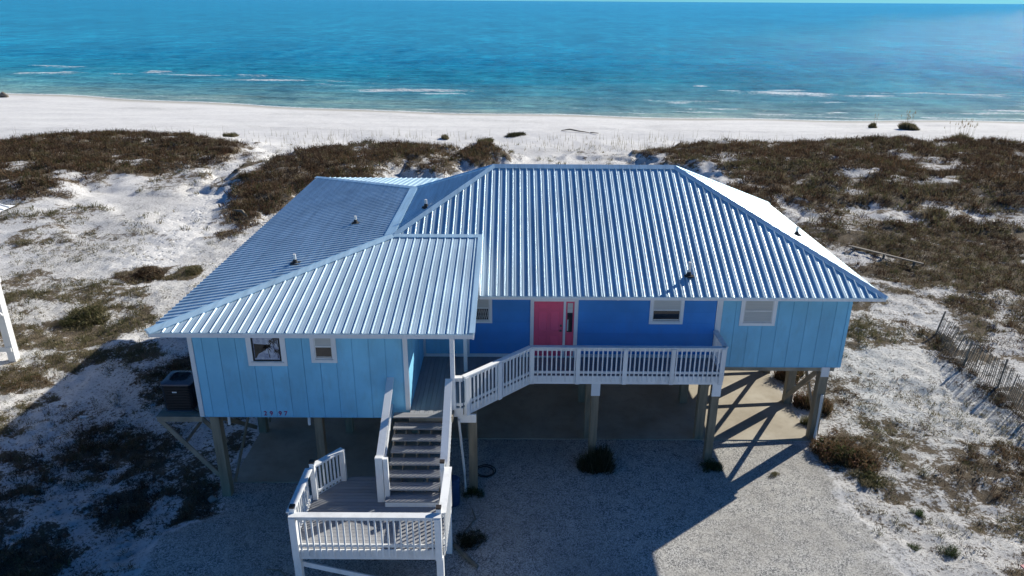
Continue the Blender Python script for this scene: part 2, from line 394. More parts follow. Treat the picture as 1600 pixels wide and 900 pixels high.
# ------------------------------------------------------------------ terrain
# vegetation patches on the dunes: centre x, y, half sizes, density, kind (0 brown heath, 1 olive grass, 2 russet)
VEG = [(-40.8, 70.7, 13.0, 10.9, 1.3, 0), (-41.7, 64.9, 6.7, 9.8, 1.2, 0), (-36.9, 74.7, 6.8, 4.8, 1.2, 0), (-53.2, 77.7, 2.7, 3.7, 0.6, 0), (-28.4, 71.2, 1.4, 2.8, 1.3, 0), (-29.0, 65.8, 2.6, 4.9, 0.7, 1), (-28.8, 59.9, 2.1, 2.7, 0.5, 1), (-14.6, 69.7, 6.4, 5.4, 1.3, 0), (-17.7, 63.0, 6.1, 6.2, 1.2, 0), (-19.0, 57.5, 3.0, 7.3, 1.0, 0), (-10.0, 71.3, 3.8, 4.7, 1.1, 0), (-19.0, 51.3, 1.8, 4.6, 0.9, 0), (-3.3, 69.8, 2.8, 3.6, 1.1, 0), (-6.4, 66.2, 2.3, 2.7, 0.8, 0), (-18.4, 75.1, 3.9, 2.1, 0.35, 1), (0.1, 72.9, 2.2, 2.0, 0.4, 1), (8.5, 74.2, 3.6, 2.0, 0.45, 1), (16.5, 71.9, 3.8, 3.8, 1.0, 0), (22.9, 74.5, 5.9, 4.4, 1.3, 0), (23.8, 67.5, 6.6, 6.2, 1.2, 0), (31.2, 71.6, 10.1, 8.8, 1.3, 0), (38.8, 69.0, 10.3, 11.0, 1.4, 0), (41.8, 64.2, 5.6, 13.7, 1.3, 0), (24.4, 58.2, 3.7, 5.6, 1.2, 0), (30.7, 57.1, 5.2, 4.2, 1.1, 0), (49.5, 76.3, 5.5, 4.3, 1.2, 0), (19.7, 58.1, 3.1, 5.4, 1.0, 0), (28.1, 44.9, 6.3, 4.2, 1.2, 0), (31.9, 45.2, 2.9, 7.8, 1.2, 0), (27.6, 38.9, 2.9, 4.5, 1.1, 0), (22.8, 40.5, 2.3, 2.2, 0.75, 0), (24.8, 50.3, 1.9, 2.2, 0.7, 0), (24.6, 45.9, 2.6, 1.9, 0.7, 1), (31.8, 52.1, 4.3, 2.4, 0.35, 0), (22.2, 34.0, 3.0, 2.0, 0.5, 0), (23.6, 31.2, 1.8, 2.8, 0.7, 0), (21.0, 30.7, 1.8, 1.7, 0.7, 0), (20.1, 27.4, 2.2, 2.2, 0.55, 0), (20.1, 25.3, 1.0, 2.0, 0.6, 0), (15.8, 20.8, 2.0, 1.4, 0.6, 0), (17.7, 21.8, 1.1, 1.5, 0.6, 0), (15.5, 19.0, 1.4, 1.3, 0.5, 1), (12.5, 18.3, 1.2, 1.2, 0.4, 1), (15.8, 27.2, 1.6, 1.4, 0.25, 0), (14.0, 25.1, 0.8, 0.7, 0.3, 0), (14.1, 16.6, 1.5, 0.8, 0.5, 0), (12.3, 22.5, 1.3, 1.2, 0.9, 2), (11.0, 20.9, 0.9, 0.7, 0.6, 1), (12.5, 25.1, 0.8, 1.0, 0.5, 2), (-35.9, 54.8, 2.9, 2.3, 0.8, 0), (-34.5, 51.7, 3.7, 2.4, 0.6, 1), (-21.2, 40.0, 1.5, 1.5, 1.1, 0), (-18.6, 39.8, 0.9, 1.0, 1.0, 1), (-21.8, 34.2, 1.9, 1.8, 0.9, 1), (-28.4, 39.4, 1.3, 1.7, 0.7, 1), (-29.6, 50.0, 3.6, 1.6, 0.3, 1), (-29.4, 44.3, 2.8, 1.5, 0.35, 1), (-24.7, 43.1, 2.4, 1.2, 0.25, 1), (-22.7, 31.8, 1.8, 1.6, 0.8, 1), (-19.7, 33.0, 1.9, 1.7, 1.0, 1), (-20.8, 27.4, 1.6, 1.1, 1.1, 2), (-19.6, 29.2, 1.7, 1.0, 0.9, 1), (-19.2, 25.3, 0.8, 0.8, 0.6, 1), (-19.4, 35.9, 2.0, 1.1, 0.4, 1), (-22.1, 51.8, 1.9, 2.0, 0.3, 1), (-26.1, 38.6, 2.2, 1.2, 0.5, 1), (-17.4, 43.8, 0.8, 1.2, 0.4, 0), (-11.2, 19.2, 2.2, 1.3, 0.9, 0), (-14.0, 16.6, 1.3, 1.2, 0.9, 0), (-13.8, 21.6, 1.6, 1.2, 0.6, 0), (-12.6, 22.6, 1.2, 1.0, 0.7, 0), (-14.3, 27.6, 1.5, 2.3, 0.8, 0), (-16.7, 24.3, 1.5, 0.9, 0.5, 0), (-15.3, 19.6, 1.2, 0.8, 0.4, 0), (-10.0, 20.4, 0.6, 0.9, 0.6, 0), (-12.5, 17.8, 1.2, 0.7, 0.35, 0), (-10.9, 22.7, 1.4, 1.2, 0.8, 0), (-8.8, 22.6, 0.0, 0.0, 0, 0), (-16.9, 22.2, 1.1, 0.8, 0.5, 0), (-1.1, 17.4, 0.7, 1.1, 0.55, 1), (-1.8, 16.8, 0.5, 0.7, 0.5, 1), (-4.3, 16.5, 1.1, 0.5, 0.3, 0)]
FOAM = [(-114.35, 187.21, 4.8, 2.7), (-86.24, 167.16, 3.0, 2.2), (-80.74, 173.78, 3.4, 1.9), (-70.5, 166.68, 8.3, 1.7), (-19.03, 139.75, 11.3, 3.1), (-24.76, 138.42, 3.5, 2.0), (-12.65, 135.04, 4.6, 1.9), (-46.21, 155.67, 13.1, 1.9), (27.78, 124.47, 2.1, 1.7), (28.81, 113.24, 5.4, 1.0), (33.23, 116.97, 3.1, 1.1), (52.58, 138.37, 7.2, 3.6), (52.62, 143.55, 3.8, 2.2), (53.9, 125.68, 2.6, 1.3), (37.51, 149.43, 1.6, 1.4), (41.44, 142.95, 2.2, 1.3), (45.38, 111.9, 2.0, 1.0), (49.88, 113.44, 2.0, 1.0), (78.41, 116.75, 4.1, 2.2), (72.54, 113.7, 6.0, 1.4), (-12.67, 113.55, 1.9, 0.7), (19.26, 111.48, 5.8, 0.8), (49.29, 107.55, 7.6, 0.8), (80.6, 138.8, 14.7, 1.0), (70.44, 107.16, 5.7, 0.8)]
SHORE = [(-101.67, 132.41), (-88.95, 130.21), (-76.12, 127.2), (-63.44, 123.5), (-40.31, 117.42), (-19.12, 111.21), (0.04, 108.4), (18.42, 106.32), (36.44, 105.22), (54.72, 105.34), (72.65, 104.85)]

VEG += [(-17.5, 20.5, 2.0, 1.6, .85, 0), (-14.8, 22.5, 1.8, 1.3, .8, 0), (-12.0, 21.0, 1.6, 1.2, .8, 0), (-11.6, 25.5, 1.6, 2.2, .85, 0), (-16.8, 17.6, 1.8, 1.4, .85, 0),
        (-20.5, 22.5, 2.2, 1.8, .8, 1), (-17.6, 29.2, 2.4, 1.2, .8, 1), (-22.0, 36.5, 3.0, 1.6, .75, 1), (-26.5, 35.0, 2.6, 2.4, .9, 1), (-25.5, 48.0, 3.4, 2.0, .55, 1),
        (-31.0, 46.5, 3.0, 2.0, .7, 1), (-17.0, 47.0, 1.6, 3.0, .6, 1), (-20.5, 31.5, 1.8, 1.2, .95, 1), (-10.8, 30.0, 1.2, 4.0, .6, 0), (-12.0, 37.0, 1.5, 3.0, .5, 1),
        (14.2, 22.5, 1.3, 2.2, .55, 1), (13.2, 27.5, 1.0, 3.0, .45, 0), (17.0, 32.5, 3.0, 2.0, .55, 1), (15.0, 36.0, 2.5, 2.5, .6, 0), (19.5, 36.5, 3.0, 2.2, .8, 0), (13.5, 19.8, 1.6, 1.0, .5, 1), (-12.0, 15.6, 1.4, 0.8, .5, 0)]
VEG = [(a, b_, c, d, (w * 1.35 if (a > 13 and b_ < 42 and w < .8) else w), t) for a, b_, c, d, w, t in VEG]
VEG += [(22.0, 47.0, 4.5, 3.0, .8, 0), (33.0, 56.0, 7.0, 3.5, .9, 0), (17.5, 42.5, 3.0, 2.5, .75, 0), (24.5, 34.5, 4.0, 2.6, .9, 0), (18.0, 52.0, 3.0, 3.0, .8, 0), (17.5, 24.0, 1.6, 1.6, .7, 1), (15.5, 23.4, 1.0, 0.8, .5, 0)]
def veg_density(x, y):
    x0, y0 = x, y; sc = 0.6 + 1.6 * sstep(20, 60, y)
    x = x0 + (fbm(x0 * 0.55, y0 * 0.55, 3, 81) - 0.5) * 2.2 * sc; y = y0 + (fbm(x0 * 0.55, y0 * 0.55, 3, 91) - 0.5) * 2.2 * sc
    out = np.zeros_like(x); kind = np.zeros_like(x)
    for cx, cy, rx, ry, w, t in VEG:
        if rx < 0.2: continue
        d = ((x - cx) / rx) ** 2 + ((y - cy) / ry) ** 2
        v = w * np.clip(1.45 - d * 0.75, 0, 1)
        kind = np.where(v > out, t, kind)
        out = np.maximum(out, v)
    return out, kind
def holes(x, y): return sstep(0.57, 0.72, fbm(x * 0.34 + 5, y * 0.34, 4, 58))
def fshade(x, y): return sstep(16.0, 16.8, x) * sstep(19.6, 19.2, x) * sstep(22.5, 23.5, y) * sstep(30.5, 29.0, y)   # open sand in front of the fence
SX = np.array([p[0] for p in SHORE]); SY = np.array([p[1] for p in SHORE])
def shore_y(x): return np.interp(x, SX, SY, left=134, right=104) + 0.6 * np.sin(x * 0.23) + 0.5 * np.sin(x * 0.071 + 1)
SEA_Z = -0.6
FLAT = 0.0
def drive_mask(x, y):
    """1 on the shell drive in front of and under the house"""
    wob = (fbm(x * 0.5, y * 0.5, 3, 5) - 0.5) * 2.2
    m = sstep(-0.9, 0.9, 10.6 + wob - x + 0.10 * (20 - y)) * sstep(-0.4, 0.6, x + 9.4 + wob + 0.25 * (20.5 - y)) * sstep(0.4, -0.4, y - 23.5)
    return m
def pad_mask(x, y):
    """1 where the ground is level round the slab"""
    return sstep(2.5, 0, np.maximum(np.abs(x - 1.0) - 10.6, 0)) * sstep(2.5, 0, np.maximum(y - 35.0, 0))
def height(x, y):
    x = np.asarray(x, float); y = np.asarray(y, float)
    v, k = veg_density(x, y)
    dr = drive_mask(x, y); pad = pad_mask(x, y) * sstep(19.0, 22.5, y) + dr
    pad = np.clip(pad, 0, 1)
    rough = 1 - pad
    h = (fbm(x * 0.07, y * 0.07, 3, 1) - 0.5) * 0.9 * rough
    h = h + (fbm(x * 0.45, y * 0.45, 3, 2) - 0.5) * 0.30 * rough
    near = sstep(75, 25, y)
    h = h + (fbm(x * 2.1, y * 2.1, 3, 3) - 0.5) * 0.22 * rough * near
    h = h + (fbm(x * 5.0, y * 5.0, 2, 4) - 0.5) * 0.12 * near * (0.12 + 0.88 * rough)
    dune = sstep(42, 62, y) * sstep(90, 76, y)
    h = h + dune * (0.35 + 1.1 * fbm(x * 0.11, y * 0.11, 3, 9)) * np.clip(v, 0, 1.1)
    h = h + np.clip(v, 0, 1) * (fbm(x * 0.6, y * 0.6, 3, 11) - 0.3) * 0.55 * rough * sstep(38, 50, y)
    # beach: smooth, sloping into the sea
    sy = shore_y(x)
    beach = sstep(82, 90, y)
    t = (y - 86) / (sy - 86)
    bz = 0.35 - (0.35 - SEA_Z) * np.clip(t, 0, 1) ** 1.4 - np.clip(y - sy, 0, 60) * 0.045
    bz = bz + (fbm(x * 0.5, y * 0.5, 3, 21) - 0.5) * 0.10 * (1 - sstep(0.8, 1, t))
    h = h * (1 - beach) + bz * beach
    fade = sstep(13, 8, y)
    return h * (1 - fade)
def axis(lo, hi, a, b, step, g):
    mid = list(np.arange(a, b, step)); s = step; x = b; up_ = []
    while x < hi: up_.append(x); s *= g; x += s
    up_.append(hi)
    s = step; x = a - step; dn = []
    while x > lo: dn.append(x); s *= g; x -= s
    dn.append(lo)
    return np.array(dn[::-1] + mid + up_)
def grid_mesh(name, xs, ys, zf, mat, attrs=None, smooth=True):
    X, Y = np.meshgrid(xs, ys)
    Z = zf(X, Y)
    n = X.size; co = np.empty((n, 3)); co[:, 0] = X.ravel(); co[:, 1] = Y.ravel(); co[:, 2] = Z.ravel()
    nx, ny = len(xs), len(ys)
    i = np.arange((ny - 1) * (nx - 1)); r = i // (nx - 1); c = i % (nx - 1); a = r * nx + c
    q = np.stack([a, a + 1, a + nx + 1, a + nx], 1).astype(np.int32)
    me = bpy.data.meshes.new(name)
    me.vertices.add(n); me.vertices.foreach_set("co", co.ravel().astype(np.float32))
    me.loops.add(q.size); me.loops.foreach_set("vertex_index", q.ravel())
    me.polygons.add(len(q)); me.polygons.foreach_set("loop_start", np.arange(0, q.size, 4, dtype=np.int32))
    me.update(calc_edges=True)
    if smooth: me.polygons.foreach_set("use_smooth", np.ones(len(q), bool))
    for k, f in (attrs or {}).items():
        at = me.attributes.new(k, 'FLOAT', 'POINT'); at.data.foreach_set("value", f(X, Y, Z).ravel().astype(np.float32))
    me.materials.append(MAT[mat]); me.validate()
    o = bpy.data.objects.new(name, me); COL.objects.link(o); WL[o.name] = Vector((0, 0, 0))
    return o
xs = axis(-2500, 2500, -24, 23, 0.14, 1.03)
ys1 = [-2500, -900, -300, -100, -40, -10, 0, 6, 10, 12, 13, 13.6]
y = 14.0
while y < 150:
    ys1.append(y); y += 0.13 if y < 32 else 0.13 + (y - 32) * 0.006
ys1 += [155, 165, 190]
def rough_attr(X, Y, Z):
    d = drive_mask(X, Y)
    r = (1 - d) * sstep(84, 78, Y)
    path = np.exp(-(((X + 24 + 0.12 * (Y - 58)) / 2.2) ** 2)) * sstep(36, 44, Y)     # the trodden path to the beach
    wr = 0.55 * np.exp(-((Y - shore_y(X) + 9 + 2 * np.sin(X * 0.09)) / 1.6) ** 2) + 0.4 * np.exp(-((Y - 90 - 1.5 * np.sin(X * 0.13)) / 1.3) ** 2) + 0.12 * sstep(84, 90, Y)
    return wr * sstep(0.35, 0.6, fbm(X * 0.3, Y * 0.3, 2, 36)) + np.clip(r * (0.55 + 0.45 * sstep(0.35, 0.6, fbm(X * 0.16, Y * 0.16, 3, 31))) * (1 - 0.7 * path), 0, 1)
ground = grid_mesh("ground", xs, np.array(ys1), height, 'ground', {
    "veg": lambda X, Y, Z: np.clip(veg_density(X, Y)[0] * (1 - 0.6 * holes(X, Y)) * (1 - 0.8 * fshade(X, Y)) + 0.10 * sstep(0.5, 0.7, fbm(X * 0.3, Y * 0.3, 3, 41)) * sstep(80, 70, Y) * (1 - drive_mask(X, Y)), 0, 1) * 0.85,
    "gravel": lambda X, Y, Z: drive_mask(X, Y),
    "wet": lambda X, Y, Z: sstep(-4.5, -0.3, Y - shore_y(X) - 1.5 * (fbm(X * 0.12, Y * 0.12, 2, 35) - 0.5)),
    "rough_sand": rough_attr,
    "trodden": lambda X, Y, Z: np.clip(np.exp(-(((X + 24 + 0.12 * (Y - 58)) / 1.8) ** 2)) * sstep(36, 44, Y) * sstep(86, 80, Y) + 0.25 * (1 - drive_mask(X, Y)) * sstep(0.4, 0.6, fbm(X * 0.2, Y * 0.2, 2, 33)) * sstep(84, 78, Y), 0, 1)})
tag(ground, None, None, kind='structure')

# ------------------------------------------------------------------ sea
SURF = [[(-116.86, 172.97), (-115.53, 185.25), (-102.01, 186.23)], [(-113.89, 168.41), (-81.45, 172.13), (-53.47, 166.28), (-31.36, 153.99), (-6.81, 133.41)], [(-41.33, 152.16), (-24.45, 143.75), (-4.77, 140.51)], [(-71.76, 129.22), (-59.49, 128.92), (-44.71, 124.4)], [(6.15, 118.75), (19.7, 114.24), (33.43, 117.71)], [(31.73, 149.11), (41.14, 141.88), (59.54, 133.89)], [(46.63, 140.09), (61.13, 134.91), (80.6, 138.8), (92.69, 135.52)], [(33.85, 112.09), (47.77, 110.67), (61.03, 108.65), (73.84, 106.69)], [(56.54, 113.03), (68.93, 114.24), (81.95, 119.09)], [(11.27, 131.51), (26.87, 125.26), (41.04, 125.92), (57.94, 127.55)]]
def foam_attr(X, Y, Z):
    f = np.zeros_like(X)
    for cx, cy, rx, ry in FOAM:
        sl = 0.07
        yy = Y - (cy - sl * (X - cx))
        yy = yy + 1.6 * (fbm(X * 0.22, X * 0.0 + cy, 2, 77) - 0.5)
        d = ((X - cx) / (rx * 1.35)) ** 2 + (yy / max(ry * 0.7, 0.55)) ** 2
        f = np.maximum(f, np.clip(1.15 - d, 0, 1) * 0.80)
    for i, ln in enumerate(SURF):
        lx = np.array([p[0] for p in ln]); ly = np.array([p[1] for p in ln])
        yy = Y - (np.interp(X, lx, ly) + 1.5 * (fbm(X * 0.15, X * 0 + i * 7.0, 3, 78) - 0.5))
        ins = sstep(lx[0], lx[0] + 4, X) * sstep(lx[-1], lx[-1] - 4, X)
        amp = ins * (0.38 + 0.60 * sstep(0.42, 0.68, fbm(X * 0.12 + i * 3.3, Y * 0.02, 3, 79)))
        f = np.maximum(f, amp * np.exp(-(yy / 1.05) ** 2))                        # breaking crest
        f = np.maximum(f, amp * 0.55 * sstep(-9, -0.5, yy) * sstep(1.0, 0.0, yy))     # foam lace left on the shore side
    sy = shore_y(X)
    edge = np.exp(-((Y - sy - 0.3) / 0.9) ** 2)
    f = np.maximum(f, edge * 0.95)
    f = np.maximum(f, 0.34 * sstep(36, 6, Y - sy) * sstep(0.50, 0.70, fbm(X * 0.05, Y * 0.35, 3, 61)))
    return f
def sea_h(X, Y):
    sy = shore_y(X); d = Y - sy
    amp = 0.30 * sstep(0, 10, d) * sstep(260, 90, d)
    ph = (d + 5 * fbm(X * 0.02, Y * 0.02, 2, 71) * 2) * 0.72
    w = np.abs(np.sin(ph * 0.5)) ** 0.5
    f = foam_attr(X, Y, 0)
    ch = (fbm(X * 0.45, Y * 1.0, 3, 73) - 0.5) * 0.22 * sstep(0, 8, d) * sstep(400, 100, d)
    return SEA_Z - amp * w * 0.8 + ch + 0.10 * f * sstep(2, 8, d)
xs = axis(-16000, 16000, -95, 92, 0.7, 1.06)
ys2 = list(np.arange(96, 175, 0.33)); s = 0.33; y = ys2[-1]
while y < 18000: s *= 1.045; y += s; ys2.append(y)
sea = grid_mesh("sea", xs, np.array(ys2), sea_h, 'sea', {
    "foam": foam_attr,
    "depth": lambda X, Y, Z: np.clip((Y - shore_y(X)) / 150.0, 0, 1) ** 0.8})
tag(sea, None, None, kind='structure')

# ------------------------------------------------------------------ foliage builder
PAL = {0: [(0.070, 0.042, 0.027), (0.105, 0.064, 0.040), (0.040, 0.030, 0.020), (0.17, 0.125, 0.078)],
       1: [(0.115, 0.105, 0.050), (0.16, 0.14, 0.075), (0.085, 0.090, 0.038), (0.24, 0.20, 0.12)],
       2: [(0.13, 0.070, 0.042), (0.10, 0.075, 0.038), (0.17, 0.11, 0.06), (0.07, 0.075, 0.03)],
       3: [(0.045, 0.075, 0.028), (0.06, 0.10, 0.035), (0.09, 0.11, 0.05), (0.05, 0.06, 0.03)],
       4: [(0.05, 0.055, 0.028), (0.075, 0.07, 0.04), (0.10, 0.09, 0.055), (0.035, 0.04, 0.022)]}
def blades(P, R, Hh, kind, K, leaf=0.5, width=0.03):
    """triangles for plants at P (n,3), radius R, height Hh, K triangles each; leaf = share of loose leaf clumps"""
    n = len(P); T = n * K
    idx = np.repeat(np.arange(n), K)
    p = P[idx]; r = R[idx]; h = Hh[idx]
    th = rng.random(T) * 2 * np.pi; rr = np.sqrt(rng.random(T)) * r * 0.8
    is_leaf = rng.random(T) < leaf
    bx = p[:, 0] + np.cos(th) * rr; by = p[:, 1] + np.sin(th) * rr
    # upright blades
    lean = (0.25 + 0.9 * rng.random(T)) * r * 0.8
    th2 = th + rng.normal(0, 0.7, T)
    hh = h * (0.55 + 0.55 * rng.random(T)) * (1.05 - 0.5 * (rr / r) ** 2)
    tip = np.stack([bx + np.cos(th2) * lean, by + np.sin(th2) * lean, p[:, 2] + hh], 1)
    w = width * (0.6 + 0.8 * rng.random(T)) * np.sqrt(np.clip(h / 0.4, 0.3, 3))
    px, py = -np.sin(th2), np.cos(th2)
    ph = rng.random(T) * np.pi; px, py = np.cos(ph), np.sin(ph)
    A = np.stack([bx - px * w, by - py * w, p[:, 2] - 0.03], 1); B = np.stack([bx + px * w, by + py * w, p[:, 2] - 0.03], 1)
    # leaf clumps inside the crown
    cz = p[:, 2] + h * (0.15 + 0.85 * rng.random(T)) * (1.0 - 0.55 * (rr / r) ** 2)
    cen = np.stack([bx, by, cz], 1); sz = (0.07 + 0.10 * rng.random(T)) * r * 1.2
    d1 = rng.normal(size=(T, 3)); d1[:, 2] += 0.25; d1 /= np.linalg.norm(d1, axis=1)[:, None]
    d2 = rng.normal(size=(T, 3)); d2 -= d1 * (d1 * d2).sum(1)[:, None]; d2 /= np.linalg.norm(d2, axis=1)[:, None]
    LA = cen - d1 * sz[:, None] * 0.9 - d2 * sz[:, None] * 0.35; LB = cen - d1 * sz[:, None] * 0.6 + d2 * sz[:, None] * 0.4; LT = cen + d1 * sz[:, None] * 1.5
    m_ = is_leaf[:, None]
    V = np.stack([np.where(m_, LA, A), np.where(m_, LB, B), np.where(m_, LT, tip)], 1).reshape(-1, 3)
    pal = np.array([PAL[k] for k in sorted(PAL)])
    ci = rng.integers(0, 4, T)
    plant = rng.random(n)[idx]
    ci = np.where(rng.random(T) < 0.6, (plant * 4).astype(int), ci)
    colr = pal[kind[idx].astype(int), ci] * (0.8 + 0.45 * rng.random(T))[:, None]
    return V, np.repeat(colr, 3, axis=0)
def tri_mesh(name, V, Cc):
    me = bpy.data.meshes.new(name); n = len(V); t = n // 3
    me.vertices.add(n); me.vertices.foreach_set("co", V.ravel().astype(np.float32))
    me.loops.add(n); me.loops.foreach_set("vertex_index", np.arange(n, dtype=np.int32))
    me.polygons.add(t); me.polygons.foreach_set("loop_start", np.arange(0, n, 3, dtype=np.int32))
    me.update(calc_edges=True)
    a = me.color_attributes.new("tint", 'FLOAT_COLOR', 'POINT')
    cc = np.ones((n, 4), np.float32); cc[:, :3] = Cc; a.data.foreach_set("color", cc.ravel())
    me.materials.append(MAT['foliage'])
    return me
def scatter(xlo, xhi, ylo, yhi, per_m2, thresh, rr, hr, K, width, sparse, leaf=0.5):
    n = int((xhi - xlo) * (yhi - ylo) * per_m2)
    x = xlo + rng.random(n) * (xhi - xlo); y = ylo + rng.random(n) * (yhi - ylo)
    d, k = veg_density(x, y)
    nz = fbm(x * 0.55, y * 0.55, 4, 51)
    gate = (np.minimum(d, 1.08) * 1.25 - 1.3 * (1 - nz)) * 1.5
    gate = gate - 1.2 * fshade(x, y)
    gate = gate - 0.75 * holes(x, y)
    pr = np.clip(gate, 0, 1) + sparse * (1 + 1.6 * sstep(-13, -17, x) * sstep(58, 50, y) + 1.3 * sstep(11.5, 14, x) * sstep(52, 45, y)) * sstep(0.46, 0.66, fbm(x * 0.35, y * 0.35, 4, 52)) * sstep(83, 76, y)
    keep = rng.random(n) < pr
    keep &= (drive_mask(x, y) < 0.3) & ~((np.abs(x - 1.0) < 10.4) & (y > 22.7) & (y < 34.5)) & ~((x > -9.4) & (x < -1) & (y > 20.2) & (y < 37))
    inpath = (np.abs(x + 24 + 0.12 * (y - 58)) < 1.6) & (y > 40) & (y < 80)
    keep &= ~(inpath & (rng.random(n) < 0.8))
    x, y, k, d = x[keep], y[keep], k[keep], d[keep]
    dense = np.clip(d, 0.15, 1)
    swap = rng.random(len(x)); pt = fbm(x * 0.12, y * 0.12, 3, 57)
    k = np.where(swap < 0.06 + 0.35 * sstep(0.54, 0.68, pt) + 0.4 * sstep(0.6, 0.25, d), 1, k)
    k = np.where((k == 0) & (swap > 0.55) & (pt < 0.45), 2, k)
    k = np.where(d < 0.05, 1, k)
    P = np.stack([x, y, height(x, y)], 1)
    R = rr[0] + (rr[1] - rr[0]) * rng.random(len(x)) * (0.5 + 0.5 * dense)
    Hh = hr[0] + (hr[1] - hr[0]) * rng.random(len(x)) * (0.4 + 0.6 * dense)
    return blades(P, R, Hh, k, K, leaf, width)
V1, C1 = scatter(-22, 20, 14.2, 30, 36, 0.5, (0.10, 0.30), (0.08, 0.32), 24, 0.012, 0.14)
V2, C2 = scatter(-36, 34, 30, 48, 18, 0.5, (0.14, 0.38), (0.10, 0.40), 20, 0.017, 0.12)
V3, C3 = scatter(-68, 74, 48, 86, 9.5, 0.5, (0.20, 0.58), (0.14, 0.62), 20, 0.028, 0.06)
def cover(name, V, Cc, label, cat):
    o = bpy.data.objects.new(name, tri_mesh(name, V, Cc)); COL.objects.link(o)
    return tag(o, label, cat, kind='stuff')
cover("low_ground_cover", V1, C1, "low dry weeds and grass scattered over the sand beside the house", "ground cover")
cover("dune_grass", V2, C2, "olive and brown grass tufts on the sand between house and dunes", "grass")
cover("dune_heath", V3, C3, "dense dark brown heath covering the dunes in front of the beach", "heath")
print("foliage tris", (len(V1) + len(V2) + len(V3)) // 3)
# thin sea-oat stems along the dune edge
n = 420
x = np.concatenate([rng.uniform(-62, 70, n), rng.normal(14, 9, 220), rng.normal(-17, 8, 160)]); y = 77 + rng.random(len(x)) * 9
V = []; Cc = []
for xx, yy in zip(x, y):
    z = float(height(np.array([xx]), np.array([yy]))[0]); hh = random.uniform(0.35, 1.15); dx, dy = random.uniform(-.15, .15), random.uniform(-.1, .1); w = 0.018
    V += [(xx - w, yy, z), (xx + w, yy, z), (xx + dx, yy + dy, z + hh)]; c = (0.30, 0.26, 0.17)
    Cc += [c] * 3
cover("sea_oat_stems", np.array(V), np.array(Cc), "thin pale sea oat stems standing along the back of the beach", "beach grass")

# ------------------------------------------------------------------ individual plants
def plant(name, x, y, r, h, K, kind, label, cat, leaf=0.5, width=0.012, group=None, stems=0, sub=7):
    """one bush: a few sub-clumps so the outline is uneven"""
    px = x + rng.normal(0, r * 0.55, sub); py = y + rng.normal(0, r * 0.42, sub)
    px = x + np.clip(px - x, -.62 * r, .62 * r); py = y + np.clip(py - y, -.55 * r, .55 * r)
    px[0], py[0] = x, y
    z = height(px, py)
    P = np.stack([px - x, py - y, z - z[0]], 1)
    R = r * (0.30 + 0.28 * rng.random(sub)); Hh = h * (0.3 + 0.7 * rng.random(sub)); R[0] = r * 0.5; Hh[0] = h
    V, Cc = blades(P, R, Hh, np.full(sub, kind), K, leaf, width)
    if stems:
        SV = []; SC = []
        for i in range(stems):
            a, b_ = random.gauss(0, r * 0.5), random.gauss(0, r * 0.4); hh = h * random.uniform(*((1.5, 2.6) if h > .6 and y > 60 else (.8, 1.25))); w = 0.016 if y > 60 else 0.007
            t = (a * (1.3 if y > 60 else 2.0) + random.uniform(-.1, .1), b_ * 1.2, hh)
            SV += [(a - w, b_, 0), (a + w, b_, 0), t]; SC += [(0.24, 0.20, 0.13)] * 3
            if y < 60: continue
            SV += [(t[0] - 0.05, t[1], hh * 0.82), (t[0] + 0.05, t[1], hh * 0.86), (t[0] + 0.02, t[1], hh * 1.03)]; SC += [(0.30, 0.24, 0.14)] * 3
        V = np.vstack([V, np.array(SV)]); Cc = np.vstack([Cc, np.array(SC)])
    o = bpy.data.objects.new(name, tri_mesh(name, V, Cc)); COL.objects.link(o); o.location = (x, y, float(z[0]))
    return tag(o, label, cat, group)
G1 = "bushes close around the house"
plant("spiky_grass_bush", 3.0, 21.15, 0.62, 0.85, 300, 4, "round spiky dark bush on the gravel in front of the middle deck piling", "bush", 0.08, 0.011, G1, 40, 11)
plant("dark_shrub", 6.95, 21.15, 0.42, 0.42, 200, 3, "small dark green bush at the foot of the right hand deck piling", "bush", 0.6, 0.012, G1)
plant("russet_shrub", 11.75, 21.7, 0.95, 0.5, 330, 2, "largest russet brown shrub by the downpipe at the right corner of the house", "shrub", 0.55, 0.011, G1, sub=12)
plant("olive_shrub", 12.15, 20.5, 0.6, 0.34, 220, 1, "low olive and brown shrub in the sand at the edge of the sunlit drive", "shrub", 0.5, 0.010, G1, sub=9)
plant("russet_shrub", 11.9, 25.2, 0.75, 0.7, 300, 2, "leafy russet bush growing between the east pilings behind the corner post", "shrub", 0.55, 0.012, G1, sub=9)
plant("russet_shrub", 12.0, 27.7, 0.7, 0.8, 300, 2, "tall russet bush beyond the slab showing under the far end of the house", "shrub", 0.55, 0.012, G1, sub=9)
plant("green_weed", 11.35, 24.0, 0.3, 0.4, 120, 1, "small yellow green weed casting thin shadows on the sunlit slab edge", "weed", 0.3, 0.010, G1)
plant("green_weed", 12.86, 18.75, 0.22, 0.26, 110, 3, "bright green weed alone in the sand right of the drive", "weed", 0.6, 0.010, "green weeds right of the drive")
plant("green_weed", 12.0, 17.3, 0.26, 0.18, 100, 3, "flat green weed near the bottom edge right of the drive", "weed", 0.6, 0.010, "green weeds right of the drive")
plant("green_weed", 12.9, 17.0, 0.32, 0.2, 110, 3, "green weed patch in the sand at the lower right", "weed", 0.6, 0.010, "green weeds right of the drive")
plant("small_weed", 8.99, 20.75, 0.24, 0.14, 80, 1, "little flat weed on the sunlit gravel in the diagonal brace shadow", "weed", 0.5, 0.009, G1)
plant("small_weed", -1.15, 19.7, 0.34, 0.32, 130, 3, "dark weed at the foot of the piling beside the downpipe", "weed", 0.5, 0.010, G1)
plant("fallen_brush", -1.15, 17.25, 0.55, 0.3, 200, 4, "dark scrub on the gravel right of the stair landing", "brush", 0.4, 0.011, G1)
